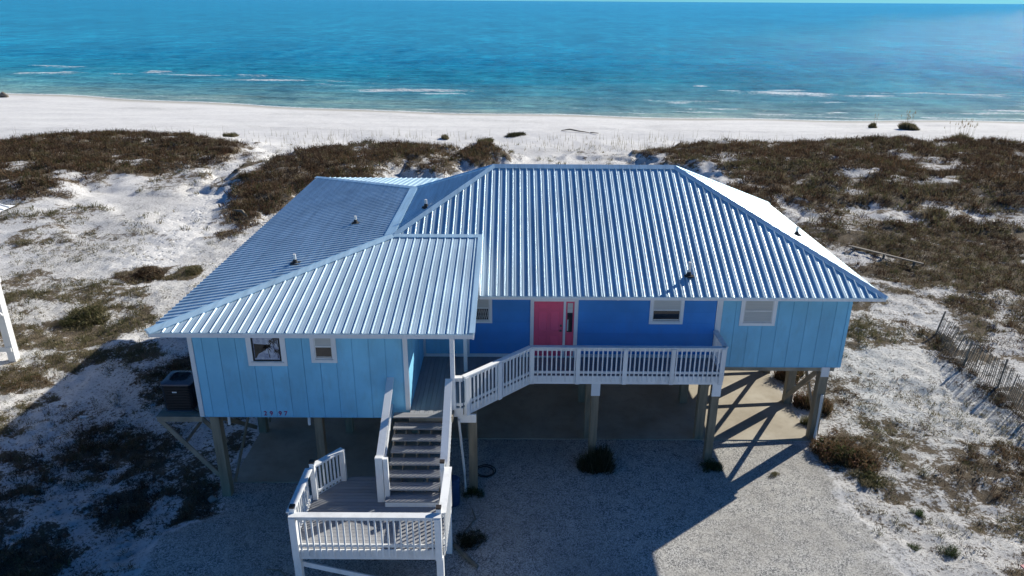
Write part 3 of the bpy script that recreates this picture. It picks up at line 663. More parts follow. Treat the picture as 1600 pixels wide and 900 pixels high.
plant("brown_shrub", -21.05, 39.7, 1.05, 0.5, 330, 0, "isolated oval brown shrub on the bare sand left of the house", "shrub", 0.5, 0.016, "shrubs on the sand left of the house", sub=12)
plant("olive_shrub", -18.4, 39.9, 0.55, 0.42, 220, 1, "small olive shrub just right of the oval brown shrub near the roof edge", "shrub", 0.5, 0.014, "shrubs on the sand left of the house")
plant("olive_shrub", -21.0, 33.4, 1.15, 0.5, 380, 1, "wide olive and brown shrub on the sand between the neighbour and this roof", "shrub", 0.45, 0.014, "shrubs on the sand left of the house", sub=14)
plant("brown_shrub", -28.4, 71.2, 1.15, 0.75, 300, 0, "round brown shrub at the tip of the left dune beside the path", "shrub", 0.5, 0.03, "shrubs on the far dunes", sub=10)
G2 = "grass clumps standing on the open beach"
plant("beach_grass_clump", -3.3, 83.0, 1.15, 0.6, 260, 1, "wide beach grass clump, middle and largest of three behind the roof ridge", "grass clump", 0.2, 0.035, G2, 10)
plant("beach_grass_clump", -7.8, 84.9, 0.6, 0.55, 150, 1, "small beach grass clump, left of three behind the roof ridge", "grass clump", 0.2, 0.035, G2, 2)
plant("beach_grass_clump", 0.4, 86.5, 1.2, 0.38, 240, 4, "low dark beach grass clump, right of three behind the roof ridge", "grass clump", 0.2, 0.035, G2, 0, 10)
plant("beach_grass_clump", 46.3, 94.6, 0.5, 0.75, 160, 1, "small dark grass clump near the waterline, left of the stemmed one", "grass clump", 0.2, 0.04, G2, 4)
plant("sea_oats_clump", 49.8, 92.9, 1.05, 1.0, 320, 1, "broad sea oats clump with tall stems standing against the surf", "sea oats", 0.2, 0.04, G2, 16, 10)
plant("sea_oats_clump", 52.0, 84.6, 1.1, 1.0, 240, 1, "tall feathery sea oats rising from the right dune edge", "sea oats", 0.1, 0.03, G2, 26, 8)
plant("beach_grass_clump", -32.3, 84.3, 0.7, 0.55, 160, 1, "small beach grass clump above the left path", "grass clump", 0.2, 0.035, G2, 2)

# ------------------------------------------------------------------ house dimensions
XE, Y1, ZE = 12.37, 22.11, 5.98            # east eave, main front eave, main eave height
RUN, RISE = 6.02, 3.02
YR, ZR = Y1 + RUN, ZE + RISE               # ridge
XRL, XRR = -0.69, XE - RUN
BRS = 3.535                                # where the shallow wing roofs start
QX, QY, QZ = XRL - BRS, YR - BRS, ZR - BRS * RISE / RUN
XW, Y2, ZE2 = -10.215, 18.53, 6.28         # west eave, wing front eave, wing eave height
YB = 2 * YR - Y2                           # wing back eave
XRK = -1.03                                # right hand rake of the wing roof
YM = Y1 + 2 * RUN
DECK = 3.38
WF, WWF = Y1 + .77, Y2 + .77               # main / wing front wall planes
WE, WW = XE - .77, XW + .77
house = thing("beach_house", (0.5, 22.9, 0), "light blue stilt beach house with ribbed metal hip roof and pink front door", "house")
slab = MB().prism([(-9.25, 20.2), (-2.9, 20.2), (-2.9, 22.86), (11.12, 22.86), (11.18, 27.0), (11.12, 34.5), (-9.3, 36.8)], -0.12, 0.035).build("slab", None, 'concrete')
tag(slab, None, None, kind='structure')

# ------------------------------------------------------------------ roof
RIB_P = 0.266
def roof_face(origin, ud, vd, u0, u1, vmin, vmax, label, phase=0.0, breaks=(), rh=0.034):
    """one ribbed roof plane; u runs along the eave, v up the slope (plan distance); vmin/vmax clip each line"""
    origin = Vector(origin); ud = Vector(ud); vd = Vector(vd)
    nrm = ud.cross(vd).normalized()
    if nrm.z < 0: nrm = -nrm
    def P(u, v, h): return origin + ud * u + vd * v + nrm * h
    # pan sheet with two small stiffening beads per period
    us = []
    k = math.floor((u0 - phase) / RIB_P) - 1
    while phase + k * RIB_P < u1 + RIB_P:
        c = phase + k * RIB_P
        for f, h in ((0.0, 0), (0.27, 0), (0.305, .004), (0.345, .004), (0.38, 0), (0.62, 0), (0.655, .004), (0.695, .004), (0.73, 0)):
            us.append((c + f * RIB_P, h))
        k += 1
    us = [a for a in us if u0 < a[0] < u1]
    for bk in breaks: us += [(bk - 1e-4, 0), (bk + 1e-4, 0)]
    us = [(u0, 0)] + sorted(us) + [(u1, 0)]
    V = []; F = []
    for u, h in us:
        a, b_ = vmin(u), max(vmax(u), vmin(u) + 1e-4)
        V += [P(u, a, h), P(u, b_, h)]
    for i in range(len(us) - 1):
        F.append((2 * i, 2 * i + 2, 2 * i + 3, 2 * i + 1))
    face = part("roof_slope", house, V, F, 'roof'); face['label'] = label
    # ribs
    prof = [(-0.029, 0.0), (-0.010, rh), (0.010, rh), (0.029, 0.0)]
    k = math.ceil((u0 - phase) / RIB_P)
    while phase + k * RIB_P < u1 - 0.03:
        c = phase + k * RIB_P; k += 1
        if c - u0 < 0.03: continue
        if vmax(c) - vmin(c) < 0.12: continue
        V = []
        for du, h in prof: V.append(P(c + du, vmin(min(max(c + du, u0), u1)), h))
        for du, h in prof: V.append(P(c + du, max(vmax(min(max(c + du, u0), u1)), vmin(c) + .02), h))
        part("rib", face, V, [(0, 4, 5, 1), (1, 5, 6, 2), (2, 6, 7, 3), (0, 1, 2, 3), (7, 6, 5, 4)], 'roof')
    return face
S1 = RISE / RUN; S2 = (QZ - ZE2) / (QY - Y2)
roof_face((0, Y1, ZE), (1, 0, 0), (0, 1, S1), QX, XE,
          lambda u: (QY - Y1) if u < XRK else 0.0,
          lambda u: min(RUN, u - XRL + RUN, XE - u), "main front roof slope of narrow silver ribs", 0.05, (XRK,))
roof_face((0, Y2, ZE2), (1, 0, 0), (0, 1, S2), XW, XRK,
          lambda u: 0.0, lambda u: min(QY - Y2, u - XW), "lower pale front roof slope over the left wing", 0.08)
roof_face((XW, 0, ZE2), (0, 1, 0), (1, 0, S2), Y2, YB,
          lambda u: 0.0, lambda u: min(QX - XW, u - Y2, YB - u), "shallow blue looking west roof slope", 0.02)
roof_face((QX, 0, QZ), (0, 1, 0), (1, 0, S1), QY, 2 * YR - QY,
          lambda u: 0.0, lambda u: min(u - QY, 2 * YR - QY - u), "steep upper west hip slope", 0.1)
roof_face((XE, 0, ZE), (0, 1, 0), (-1, 0, S1), Y1, YM,
          lambda u: 0.0, lambda u: min(u - Y1, YM - u), "white glaring east hip slope in full sun", 0.03, (), 0.014)
roof_face((0, YM, ZE), (1, 0, 0), (0, -1, S1), QX, XE,
          lambda u: (QY - Y1) if u < XRK else 0.0,
          lambda u: min(RUN, u - XRL + RUN, XE - u), "rear roof slope facing the sea", 0.05, (XRK,))
roof_face((0, YB, ZE2), (1, 0, 0), (0, -1, S2), XW, XRK,
          lambda u: 0.0, lambda u: min(QY - Y2, u - XW), "pale rear roof slope over the left wing", 0.08)

def cap(p0, p1, n0, n1, w, name="hip_cap", lift=0.044):
    """folded flashing along p0-p1; n0 / n1 are the in-plane directions to either side"""
    p0 = Vector(p0); p1 = Vector(p1); n0 = Vector(n0).normalized(); n1 = Vector(n1).normalized(); z = Vector((0, 0, lift)); dz = Vector((0, 0, 0.03))
    V = [p0 + n0 * w + z, p0 + z + dz, p0 + n1 * w + z, p1 + n0 * w + z, p1 + z + dz, p1 + n1 * w + z]
    V += [p0 + n0 * w + z - dz, p0 + n1 * w + z - dz, p1 + n0 * w + z - dz, p1 + n1 * w + z - dz]
    return part(name, house, V, [(0, 3, 4, 1), (1, 4, 5, 2), (6, 8, 3, 0), (2, 5, 9, 7), (0, 1, 2, 7, 6), (5, 4, 3, 8, 9)], 'flashing')
def hipcap(p0, p1, wl, wr, a, b_, name="hip_cap"):
    return cap(p0, p1, a, b_, wl, name)
R1 = (XRL, YR, ZR); R2 = (XRR, YR, ZR); Q = (QX, QY, QZ); Q2 = (QX, 2 * YR - QY, QZ)
cap((XRL - .05, YR, ZR), (XRR + .05, YR, ZR), (0, -1, -S1), (0, 1, -S1), 0.17, "ridge_cap")
w_ = 0.15
def plane_dir(dx, dy, s_along, sx, sy):  # direction in a roof plane with gradient (sx, sy)
    return (dx, dy, dx * sx + dy * sy)
# gradient of z: front slope (0,S1), west upper (S1,0), east (-S1,0), back (0,-S1)
cap(Q, R1, plane_dir(1, -1, 0, 0, S1), plane_dir(-1, 1, 0, S1, 0), w_)
cap(Q2, R1, plane_dir(1, 1, 0, 0, -S1), plane_dir(-1, -1, 0, S1, 0), w_)
cap((XE - .02, Y1 + .02, ZE), R2, plane_dir(-1, -1, 0, 0, S1), plane_dir(1, 1, 0, -S1, 0), w_)
cap((XE - .02, YM - .02, ZE), R2, plane_dir(-1, 1, 0, 0, -S1), plane_dir(1, -1, 0, -S1, 0), w_)
cap((XW + .02, Y2 + .02, ZE2), Q, plane_dir(1, -1, 0, 0, S2), plane_dir(-1, 1, 0, S2, 0), w_ + .05)
cap((XW + .02, YB - .02, ZE2), Q2, plane_dir(1, 1, 0, 0, -S2), plane_dir(-1, -1, 0, S2, 0), w_)
# change-of-pitch flashings
def strip(name, a, b_, c, d):
    V = [Vector(v) for v in (a, b_, c, d)]; V += [v - Vector((0, 0, .03)) for v in V]
    return part(name, house, V, [(0, 1, 2, 3), (4, 7, 6, 5), (0, 4, 5, 1), (1, 5, 6, 2), (2, 6, 7, 3), (3, 7, 4, 0)], 'flashing')
zf = 0.048
strip("pitch_flashing", (QX + .1, QY - .14, QZ - .14 * S2 + zf), (XRK + .02, QY - .14, QZ - .14 * S2 + zf), (XRK + .02, QY + .05, QZ + .05 * S1 + zf), (QX + .1, QY + .05, QZ + .05 * S1 + zf))
strip("pitch_flashing", (QX - .26, QY + .05, QZ - .26 * S2 + zf), (QX + .12, QY + .05, QZ + .12 * S1 + zf), (QX + .12, 2 * YR - QY - .1, QZ + .12 * S1 + zf), (QX - .26, 2 * YR - QY - .1, QZ - .26 * S2 + zf))
# wing rake: metal edge, white board, closing cheek above the main roof
strip("rake_flashing", (XRK - .13, Y2, ZE2 + zf), (XRK + .03, Y2, ZE2 + zf), (XRK + .03, QY, QZ + zf), (XRK - .13, QY, QZ + zf))
def zw(y): return ZE2 + (y - Y2) * S2
def zm(y): return ZE + (y - Y1) * S1
part("rake_board", house, [(XRK, Y2, zw(Y2) - .17), (XRK, Y1 - .02, zw(Y1) - .17), (XRK, Y1 - .02, zw(Y1)), (XRK, Y2, zw(Y2)),
                           (XRK - .04, Y2, zw(Y2) - .17), (XRK - .04, Y1 - .02, zw(Y1) - .17), (XRK - .04, Y1 - .02, zw(Y1)), (XRK - .04, Y2, zw(Y2))],
     [(0, 1, 2, 3), (7, 6, 5, 4), (0, 3, 7, 4), (1, 5, 6, 2), (0, 4, 5, 1), (3, 2, 6, 7)], 'trim')
part("roof_cheek", house, [(XRK, Y1 - .02, ZE - .1), (XRK, QY, QZ), (XRK, Y1 - .02, zw(Y1)), (XRK - .03, Y1 - .02, ZE - .1), (XRK - .03, QY, QZ), (XRK - .03, Y1 - .02, zw(Y1))],
     [(0, 1, 2), (5, 4, 3), (0, 2, 5, 3), (0, 3, 4, 1)], 'trim')
part("roof_cheek", house, [(XRK, YM + .02, ZE - .1), (XRK, 2 * YR - QY, QZ), (XRK, YM + .02, zw(Y1)), (XRK - .03, YM + .02, ZE - .1), (XRK - .03, 2 * YR - QY, QZ), (XRK - .03, YM + .02, zw(Y1))],
     [(0, 1, 2), (5, 4, 3), (0, 2, 5, 3), (0, 3, 4, 1)], 'trim')
# fascias and soffits
FH = 0.135
def fascia(lo, hi): return box("fascia", house, lo, hi, 'trim')
fascia((XRK + .02, Y1 + .03, ZE - FH), (XE - .03, Y1 + .07, ZE - .015))
fascia((XE - .07, Y1 + .075, ZE - FH), (XE - .03, YM - .03, ZE - .015))
fascia((XRK + .02, YM - .07, ZE - FH), (XE - .075, YM - .03, ZE - .015))
FH2 = 0.165
fascia((XW + .03, Y2 + .03, ZE2 - FH2), (XRK - .045, Y2 + .07, ZE2 - .015))
fascia((XW + .03, Y2 + .075, ZE2 - FH2), (XW + .07, YB - .03, ZE2 - .015))
fascia((XW + .075, YB - .07, ZE2 - FH2), (XRK - .045, YB - .03, ZE2 - .015))
box("eave_drip_edge", house, (XRK + .035, Y1 + .004, ZE - .035), (XE - .01, Y1 + .028, ZE - .004), 'flashing')
box("eave_drip_edge", house, (XW + .01, Y2 + .004, ZE2 - .035), (XRK + .02, Y2 + .028, ZE2 - .004), 'flashing')
box("eave_drip_edge", house, (XW + .004, Y2 + .03, ZE2 - .035), (XW + .028, YB - .03, ZE2 - .004), 'flashing')
box("soffit", house, (XRK, Y1 + .072, ZE - .125), (XE - .072, YM - .072, ZE - .095), 'trim')
box("soffit", house, (XW + .072, Y2 + .072, ZE2 - .155), (XRK - .05, YB - .072, ZE2 - .125), 'trim')

# vents through the roof
def vent(x, y, zr, h, lbl):
    f = MB().tube([(x, y, zr - .02), (x, y, zr + .10), (x, y, zr + .16)], [0.13, 0.075, 0.06], 12)
    f.box((x - .15, y - .15, zr + .01), (x + .15, y + .15, zr + .035))
    b_ = f.build("vent_boot", house, 'boot'); b_['label'] = lbl
    MB().tube([(x, y, zr + .05), (x, y, zr + h)], 0.05, 12).build("vent_pipe", b_, 'pvc')
def z_w(x): return ZE2 + (x - XW) * S2
vent(-7.22, 23.0, z_w(-7.22), .34, "white vent pipe, front one on the west slope")
vent(-6.0, 27.1, z_w(-6.0), .30, "white vent pipe, rear one on the west slope")
vent(-3.19, 26.5, QZ + (-3.19 - QX) * S1, .32, "vent pipe on the steep upper west hip")
vent(10.88, 26.6, ZE + (XE - 10.88) * S1, .34, "vent pipe on the glaring east slope")
vent(5.98, 22.95, ZE + (22.95 - Y1) * S1, .50, "vent pipe low on the main front slope")

# ------------------------------------------------------------------ walls
def siding_v(wall, x0, x1, y, z0, z1, phase, mat, holes=(), step=0.4877):
    """upright siding boards on a wall that faces -Y, leaving grooves between them"""
    k = math.floor((x0 - phase) / step)
    while phase + k * step < x1 - .02:
        a = max(phase + k * step, x0); b_ = min(phase + (k + 1) * step, x1); k += 1
        if b_ - a < .04: continue
        box("siding_board", wall, (a + .007, y - .020, z0), (b_ - .007, y - .003, z1), mat)
WZ0, WZ1 = 3.05, ZE - .126
WZ2, WZ3 = 3.12, ZE2 - .156
def wall(lo, hi, mat, label=None):
    V = MB().box(lo, hi).build("wall", house, mat)
    if label: V['label'] = label
    return V
w_right = wall((7.03, WF, WZ0 + .01), (WE, WF + .12, WZ1), 'light_siding', "light blue upright boarded front wall at the right end")
siding_v(w_right, 7.23, WE - .10, WF, WZ0, WZ1 - .003, 7.23 - .03, 'light_siding')
w_east = wall((WE - .12, WF + .125, WZ0 + .01), (WE, YM - .77, WZ1), 'light_siding')
w_back = wall((-3.0, YM - .89, WZ0 + .01), (WE - .125, YM - .77, WZ1), 'light_siding')
w_blue = wall((-1.52, WF, WZ0 + .01), (7.025, WF + .12, WZ1), 'blue_siding', "royal blue lapped wall around the pink door")
w_entry = wall((-3.05, WF, WZ0 + .01), (-1.525, WF + .12, WZ1 + .3), 'light_siding', "shaded light blue wall at the end of the covered entry")
siding_v(w_entry, -2.93, -1.62, WF, DECK + .12, WZ1 + .28, -2.93, 'light_siding')
# lapped boards of the blue wall, split round the door
for k in range(6):
    z0 = DECK + .13 + k * 0.40; z1 = min(z0 + 0.392, WZ1 - .004)
    if z1 - z0 < .03: break
    for a, b_ in ((-1.42, 0.66), (2.32, 7.02)):
        V = [(a, WF - .022, z0), (b_, WF - .022, z0), (b_, WF - .008, z1), (a, WF - .008, z1), (a, WF - .001, z0), (b_, WF - .001, z0), (b_, WF - .001, z1), (a, WF - .001, z1)]
        part("siding_board", w_blue, V, [(0, 1, 2, 3), (7, 6, 5, 4), (0, 4, 5, 1), (1, 5, 6, 2), (2, 6, 7, 3), (3, 7, 4, 0)], 'blue_siding')
# base board along the deck
box("base_board", house, (-1.42, WF - .030, DECK + .002), (0.66, WF - .002, DECK + .125), 'trim')
box("base_board", house, (2.32, WF - .030, DECK + .002), (7.02, WF - .002, DECK + .125), 'trim')
box("base_board", house, (-2.94, WF - .030, DECK + .002), (-1.56, WF - .002, DECK + .115), 'trim')
box("corner_trim", house, (7.03, WF - .034, WZ0 + .3), (7.225, WF - .002, WZ1 - .002), 'trim')
box("corner_trim", house, (-1.55, WF - .034, DECK + .002), (-1.425, WF - .002, WZ1 - .002), 'trim')
box("corner_trim", house, (WE - .095, WF - .034, WZ0), (WE + .02, WF - .002, WZ1 - .002), 'light_siding')
box("corner_trim", house, (-3.045, WF - .034, DECK + .002), (-2.945, WF - .002, WZ1 + .25), 'trim')
# wing
w_wing = wall((WW, WWF, WZ2 + .01), (-3.05, WWF + .12, WZ3), 'light_siding', "light blue upright boarded front wall of the left wing")
siding_v(w_wing, WW + .13, -3.17, WWF, WZ2, WZ3 - .003, -9.05, 'light_siding')
w_ent_side = wall((-3.17, WWF + .125, WZ2 + .01), (-3.05, WF, WZ3), 'light_siding', "light blue side wall of the covered entry")
k = 0
yy = WWF + .08
while yy < WF - .05:
    y2_ = min(yy + .4877, WF - .04)
    box("siding_board", w_ent_side, (-3.047, yy + .007, DECK + .003), (-3.03, y2_ - .007, WZ3 - .003), 'light_siding'); yy = y2_
wall((WW, WWF + .125, WZ2 + .01), (WW + .12, YB - .77, WZ3), 'light_siding')
wall((WW + .125, YB - .89, WZ2 + .01), (-3.0, YB - .77, WZ3), 'light_siding')
wall((-3.12, YM - .765, WZ2 + .01), (-3.0, YB - .895, WZ3), 'light_siding')
box("corner_trim", house, (WW - .02, WWF - .034, WZ2 - .005), (WW + .11, WWF - .002, WZ3 - .002), 'trim')
box("corner_trim", house, (-3.165, WWF - .034, WZ2 + .26), (-3.028, WWF - .002, WZ3 - .002), 'trim')
box("drip_board", house, (WW, WWF - .028, WZ2 - .022), (-3.17, WWF + .05, WZ2 - .002), 'light_siding')
box("drip_board", house, (7.1, WF - .028, WZ0 - .022), (WE, WF + .05, WZ0 - .002), 'light_siding')
# floor underside and girders
box("floor_deck", house, (WW + .13, WWF + .13, WZ2 + .05), (-3.13, YB - .9, WZ2 + .12), 'timber')
box("floor_deck", house, (-3.12, WF + .13, WZ0 + .05), (WE - .13, YM - .9, WZ0 + .12), 'timber')

# ------------------------------------------------------------------ openings
def window(x0, x1, z0, z1, y, tw, mode):
    """x0..x1, z0..z1 is the sash opening; trim of width tw around it"""
    fr = MB()
    fr.box((x0 - tw, y - .045, z0 - tw), (x1 + tw, y - .023, z0 - .002)); fr.box((x0 - tw, y - .045, z1 + .002), (x1 + tw, y - .023, z1 + tw * .9))
    fr.box((x0 - tw, y - .045, z0 - .002), (x0 - .002, y - .023, z1 + .002)); fr.box((x1 + .002, y - .045, z0 - .002), (x1 + tw, y - .023, z1 + .002))
    wn_ = fr.build("window", house, 'trim')
    s = 0.03; zm_ = (z0 + z1) / 2
    sash_m = 'pvc'
    if mode == 'art':
        b_ = MB()
        s2 = .05
        b_.box((x0, y - .040, z0), (x1, y - .022, z0 + s2)); b_.box((x0, y - .040, z1 - s2), (x1, y - .022, z1))
        b_.box((x0, y - .040, z0 + s2), (x0 + s2, y - .022, z1 - s2)); b_.box((x1 - s2, y - .040, z0 + s2), (x1, y - .022, z1 - s2))
        b_.build("sash", wn_, 'dark_room')
        b2 = MB(); b2.box((x0 - tw * .4, y - .075, z0 - .055), (x1 + tw * .4, y - .0455, z0 - .015)); b2.build("sill", wn_, 'pvc')
        box("pane", wn_, (x0 + s2, y - .030, z0 + s2), (x1 - s2, y - .024, z1 - s2), 'art_glass')
        # etched picture: dark headland and palm trees on the glass
        W_ = x1 - x0; H_ = z1 - z0; yy = y - .033
        def pl(pts): 
            return [(x0 + px * W_, yy, z0 + pz * H_) for px, pz in pts]
        V = []; F = []
        def poly(pts):
            n = len(V); V.extend(pl(pts)); F.append(tuple(range(n, n + len(pts))))
        poly([(.08, .10), (.12, .12), (.22, .28), (.40, .38), (.55, .50), (.70, .58), (.60, .62), (.36, .64), (.08, .66)])
        def palm(bx, bz, tx, tz, s_):
            poly([(bx - .014, bz), (bx + .014, bz), (tx + .009, tz), (tx - .009, tz)])
            for a in (-20, 15, 50, 95, 140, 170, 200, 235, 300):
                a_ = math.radians(a); l = s_ * (0.85 + .3 * random.random()); m_ = (tx + math.cos(a_) * l * .55, tz + math.sin(a_) * l * .5 + .04)
                e = (tx + math.cos(a_) * l, tz + math.sin(a_) * l * .8 - .03)
                nx_, nz_ = -math.sin(a_) * .022, math.cos(a_) * .022
                poly([(tx, tz), (m_[0] - nx_, m_[1] - nz_), e, (m_[0] + nx_, m_[1] + nz_)])
        palm(.60, .12, .55, .52, .20); palm(.80, .38, .74, .72, .19); palm(.90, .12, .88, .36, .14); palm(.93, .55, .86, .86, .12)
        V = [(min(max(a, x0 + s2 + .003), x1 - s2 - .003), b__, min(max(c_, z0 + s2 + .003), z1 - s2 - .003)) for a, b__, c_ in V]
        part("etched_picture", wn_, V, F, 'art_dark')
        return wn_
    f = MB()
    f.box((x0, y - .034, z0), (x1, y - .024, z0 + s)); f.box((x0, y - .034, z1 - s), (x1, y - .024, z1))
    f.box((x0, y - .034, z0 + s), (x0 + s, y - .024, z1 - s)); f.box((x1 - s, y - .034, z0 + s), (x1, y - .024, z1 - s))
    f.box((x0 + s, y - .042, zm_ - .025), (x1 - s, y - .024, zm_ + .025))
    f.build("sash", wn_, sash_m)
    b2 = MB(); b2.box((x0 - .01, y - .060, z0 - .032), (x1 + .01, y - .0455, z0 - .006)); b2.build("sill", wn_, 'pvc')
    lo_m = {'dark': 'glass', 'blind': 'blind', 'lattice': 'glass'}[mode]
    box("pane", wn_, (x0 + s, y - .028, z0 + s), (x1 - s, y - .0235, zm_ - .025), lo_m)
    box("pane", wn_, (x0 + s, y - .028, zm_ + .025), (x1 - s, y - .0235, z1 - s), 'blind')
    if mode != 'lattice':
        sl = MB(); z = zm_ + .035
        while z < z1 - s - .02: sl.box((x0 + s + .005, y - .0325, z), (x1 - s - .005, y - .0285, z + .012)); z += .032
        if mode == 'blind':
            z = z0 + s + .01
            while z < zm_ - .05: sl.box((x0 + s + .005, y - .0325, z), (x1 - s - .005, y - .0285, z + .012)); z += .032
        o = sl.build("blind_slats", wn_, 'blind')
        if mode == 'dark':
            box("blind_rail", wn_, (x0 + s + .01, y - .031, z0 + s + .02), (x1 - s - .01, y - .0285, z0 + s + .045), 'pvc')
    else:
        sl = MB(); n = 7
        for z0_, z1_ in ((z0 + s, zm_ - .03), (zm_ + .03, z1 - s)):
            for i in range(n):
                for d in (-1, 1):
                    xa = x0 + s + (x1 - x0 - 2 * s) * (i + .5) / n
                    q = (x1 - x0) / n * .5 * d
                    sl.add([(xa - q - .006, y - .031, z0_), (xa - q + .006, y - .031, z0_), (xa + q + .006, y - .031, z1_), (xa + q - .006, y - .031, z1_)], [(0, 1, 2, 3)])
        sl.build("grille", wn_, 'blind')
    return wn_
window(-7.60, -6.76, 5.02, 5.88, WWF, .155, 'art')['label'] = "square window with dark palm tree picture"
window(-5.76, -5.24, 5.10, 5.92, WWF, .12, 'dark')['label'] = "narrow white sash window of the left wing"
window(-1.55 + .25, -0.73, 4.78, 5.70, WF, .10, 'lattice')['label'] = "patterned window half hidden by the wing roof"
window(4.85, 5.80, 4.78, 5.62, WF, .105, 'dark')['label'] = "white sash window in the blue wall"
window(7.97, 8.95, 4.76, 5.62, WF, .125, 'blind')['label'] = "white sash window with closed blinds at the right end"

# entry door with sidelight
DZ0, DZ1 = DECK + .06, 5.50
fr = MB()
for a, b_ in ((.675, .795), (1.805, 1.885), (2.175, 2.305)): fr.box((a, WF - .060, DECK + .003), (b_, WF - .004, WZ1 - .004))
fr.box((.797, WF - .060, DZ1 + .003), (1.803, WF - .004, WZ1 - .004)); fr.box((1.887, WF - .060, DZ1 + .003), (2.173, WF - .004, WZ1 - .004))
fr.box((.797, WF - .065, DECK + .003), (2.173, WF - .004, DZ0 - .003))
door_frame = fr.build("door_frame", house, 'trim')
dr = MB(); dr.box((.80, WF - .035, DZ0), (1.80, WF - .006, DZ1))
door = dr.build("door", house, 'pink_door'); door['label'] = "pink six panel front door"
def raised(px0, px1, pz0, pz1, parent=door):
    m_ = MB(); y0, y1 = WF - .0355, WF - .050
    # a recessed groove reads as a dark line: raised field with bevelled sides
    i = .022
    V = [(px0, y0, pz0), (px1, y0, pz0), (px1, y0, pz1), (px0, y0, pz1), (px0 + i, y1, pz0 + i), (px1 - i, y1, pz0 + i), (px1 - i, y1, pz1 - i), (px0 + i, y1, pz1 - i)]
    m_.add(V, [(0, 1, 5, 4), (1, 2, 6, 5), (2, 3, 7, 6), (3, 0, 4, 7), (4, 5, 6, 7)])
    m_.build("door_panel", parent, 'pink_door')
for a, b_ in ((.95, 1.24), (1.36, 1.65)):
    raised(a, b_, 3.55, 4.22); raised(a, b_, 4.40, 5.12); raised(a, b_, 5.24, 5.42)
MB().tube([(1.73, WF - .05, 4.42), (1.73, WF - .10, 4.42)], .03, 10).tube([(1.73, WF - .10, 4.42), (1.66, WF - .10, 4.42)], .014, 8).build("door_handle", door, 'brass')
MB().tube([(1.73, WF - .036, 4.60), (1.73, WF - .075, 4.60)], .035, 12).build("deadbolt", door, 'brass')
sd = MB(); sd.box((1.89, WF - .034, DZ0), (2.17, WF - .006, 4.35)); sd.box((1.89, WF - .034, 5.44), (2.17, WF - .006, DZ1))
sd.box((1.89, WF - .034, 4.35), (1.935, WF - .006, 5.44)); sd.box((2.125, WF - .034, 4.35), (2.17, WF - .006, 5.44))
sl_ = sd.build("sidelight", house, 'pink_door'); sl_['label'] = "narrow pink sidelight beside the door"
box("pane", sl_, (1.936, WF - .022, 4.351), (2.124, WF - .016, 5.439), 'glass')
box("shade", sl_, (1.94, WF - .030, 5.08), (2.12, WF - .0225, 5.435), 'blind')
box("notice", sl_, (1.94, WF - .029, 4.40), (1.985, WF - .0225, 4.82), 'blind')
raised(1.94, 2.12, 3.55, 4.25, sl_)
# porch lamp on the blue wall
pf = MB().tube([(3.55, Y1 + .2, ZE - .13), (3.55, Y1 + .2, ZE - .20)], [.07, .05], 10).build("spot_light", house, 'pvc')

# house number: 29 97
def digit(ch, x, z, s, parent):
    cu = bpy.data.curves.new("digit", 'FONT'); cu.body = ch; cu.size = s; cu.extrude = .006; cu.align_x = 'CENTER'; cu.offset = 0.0015
    tmp = bpy.data.objects.new("digit", cu)
    me = bpy.data.meshes.new_from_object(tmp); bpy.data.objects.remove(tmp); bpy.data.curves.remove(cu)
    me.materials.clear(); me.materials.append(MAT['number'])
    me.transform(Matrix.Rotation(math.pi / 2, 4, 'X'))
    # short serifs, as on the wall
    o = link_obj("digit", me, parent, (x, WWF - .030, z)); return o
for ch, x in (('2', -7.46), ('9', -7.28), ('9', -7.01), ('7', -6.84)):
    digit(ch, x, 3.165, .21, w_wing)

# ------------------------------------------------------------------ pilings and braces
def gz(x, y): return float(height(np.array([x]), np.array([y]))[0])
def pile(x, y, top, s=.26, label=None, mat='pile'):
    o = box("piling", house, (x - s / 2, y - s / 2, -.15), (x + s / 2, y + s / 2, top), mat)
    if label: o['label'] = label
    return o
cols_main = [-1.45, 2.85, 6.93, 11.12]
rows = [23.02, 25.6, 28.2, 30.8, 33.1]
for y in rows:
    for x in cols_main:
        pile(x, y, WZ0 + .04 - .25, .30 if x > 6 else .26)
    box("girder", house, (-3.1, y - .09, WZ0 - .20), (WE - .14, y + .09, WZ0 + .045), 'timber')
for y in (19.62, 23.3, 26.9, 30.5, 34.1, 36.5):
    for x in (-9.15, -5.95, -3.5):
        if x == -3.5 and y < 23: continue
        pile(x, y, WZ2 - .16, .28 if x < -9 else .25)
    box("girder", house, (WW + .14, y - .09, WZ2 - .16), (-3.2 if y > 20 else -4.2, y + .09, WZ2 + .045), 'timber')
# diagonal braces of the east and west sides
for i in range(len(rows) - 1):
    a, b_ = rows[i], rows[i + 1]; x = 11.12
    beam("brace", house, (x + .17, a + .1, .25), (x + .17, b_ - .1, 2.75), .05, .19, 'timber')
    beam("brace", house, (x - .17, a + .1, 2.75), (x - .17, b_ - .1, .25), .05, .19, 'timber')
for a, b_ in ((19.75, 23.2), (23.4, 26.8)):
    beam("brace", house, (-9.34, a + .1, 2.8), (-9.34, b_ - .1, .3), .05, .14, 'timber')
    beam("brace", house, (-8.98, a + .1, .3), (-8.98, b_ - .1, 2.8), .05, .14, 'timber')
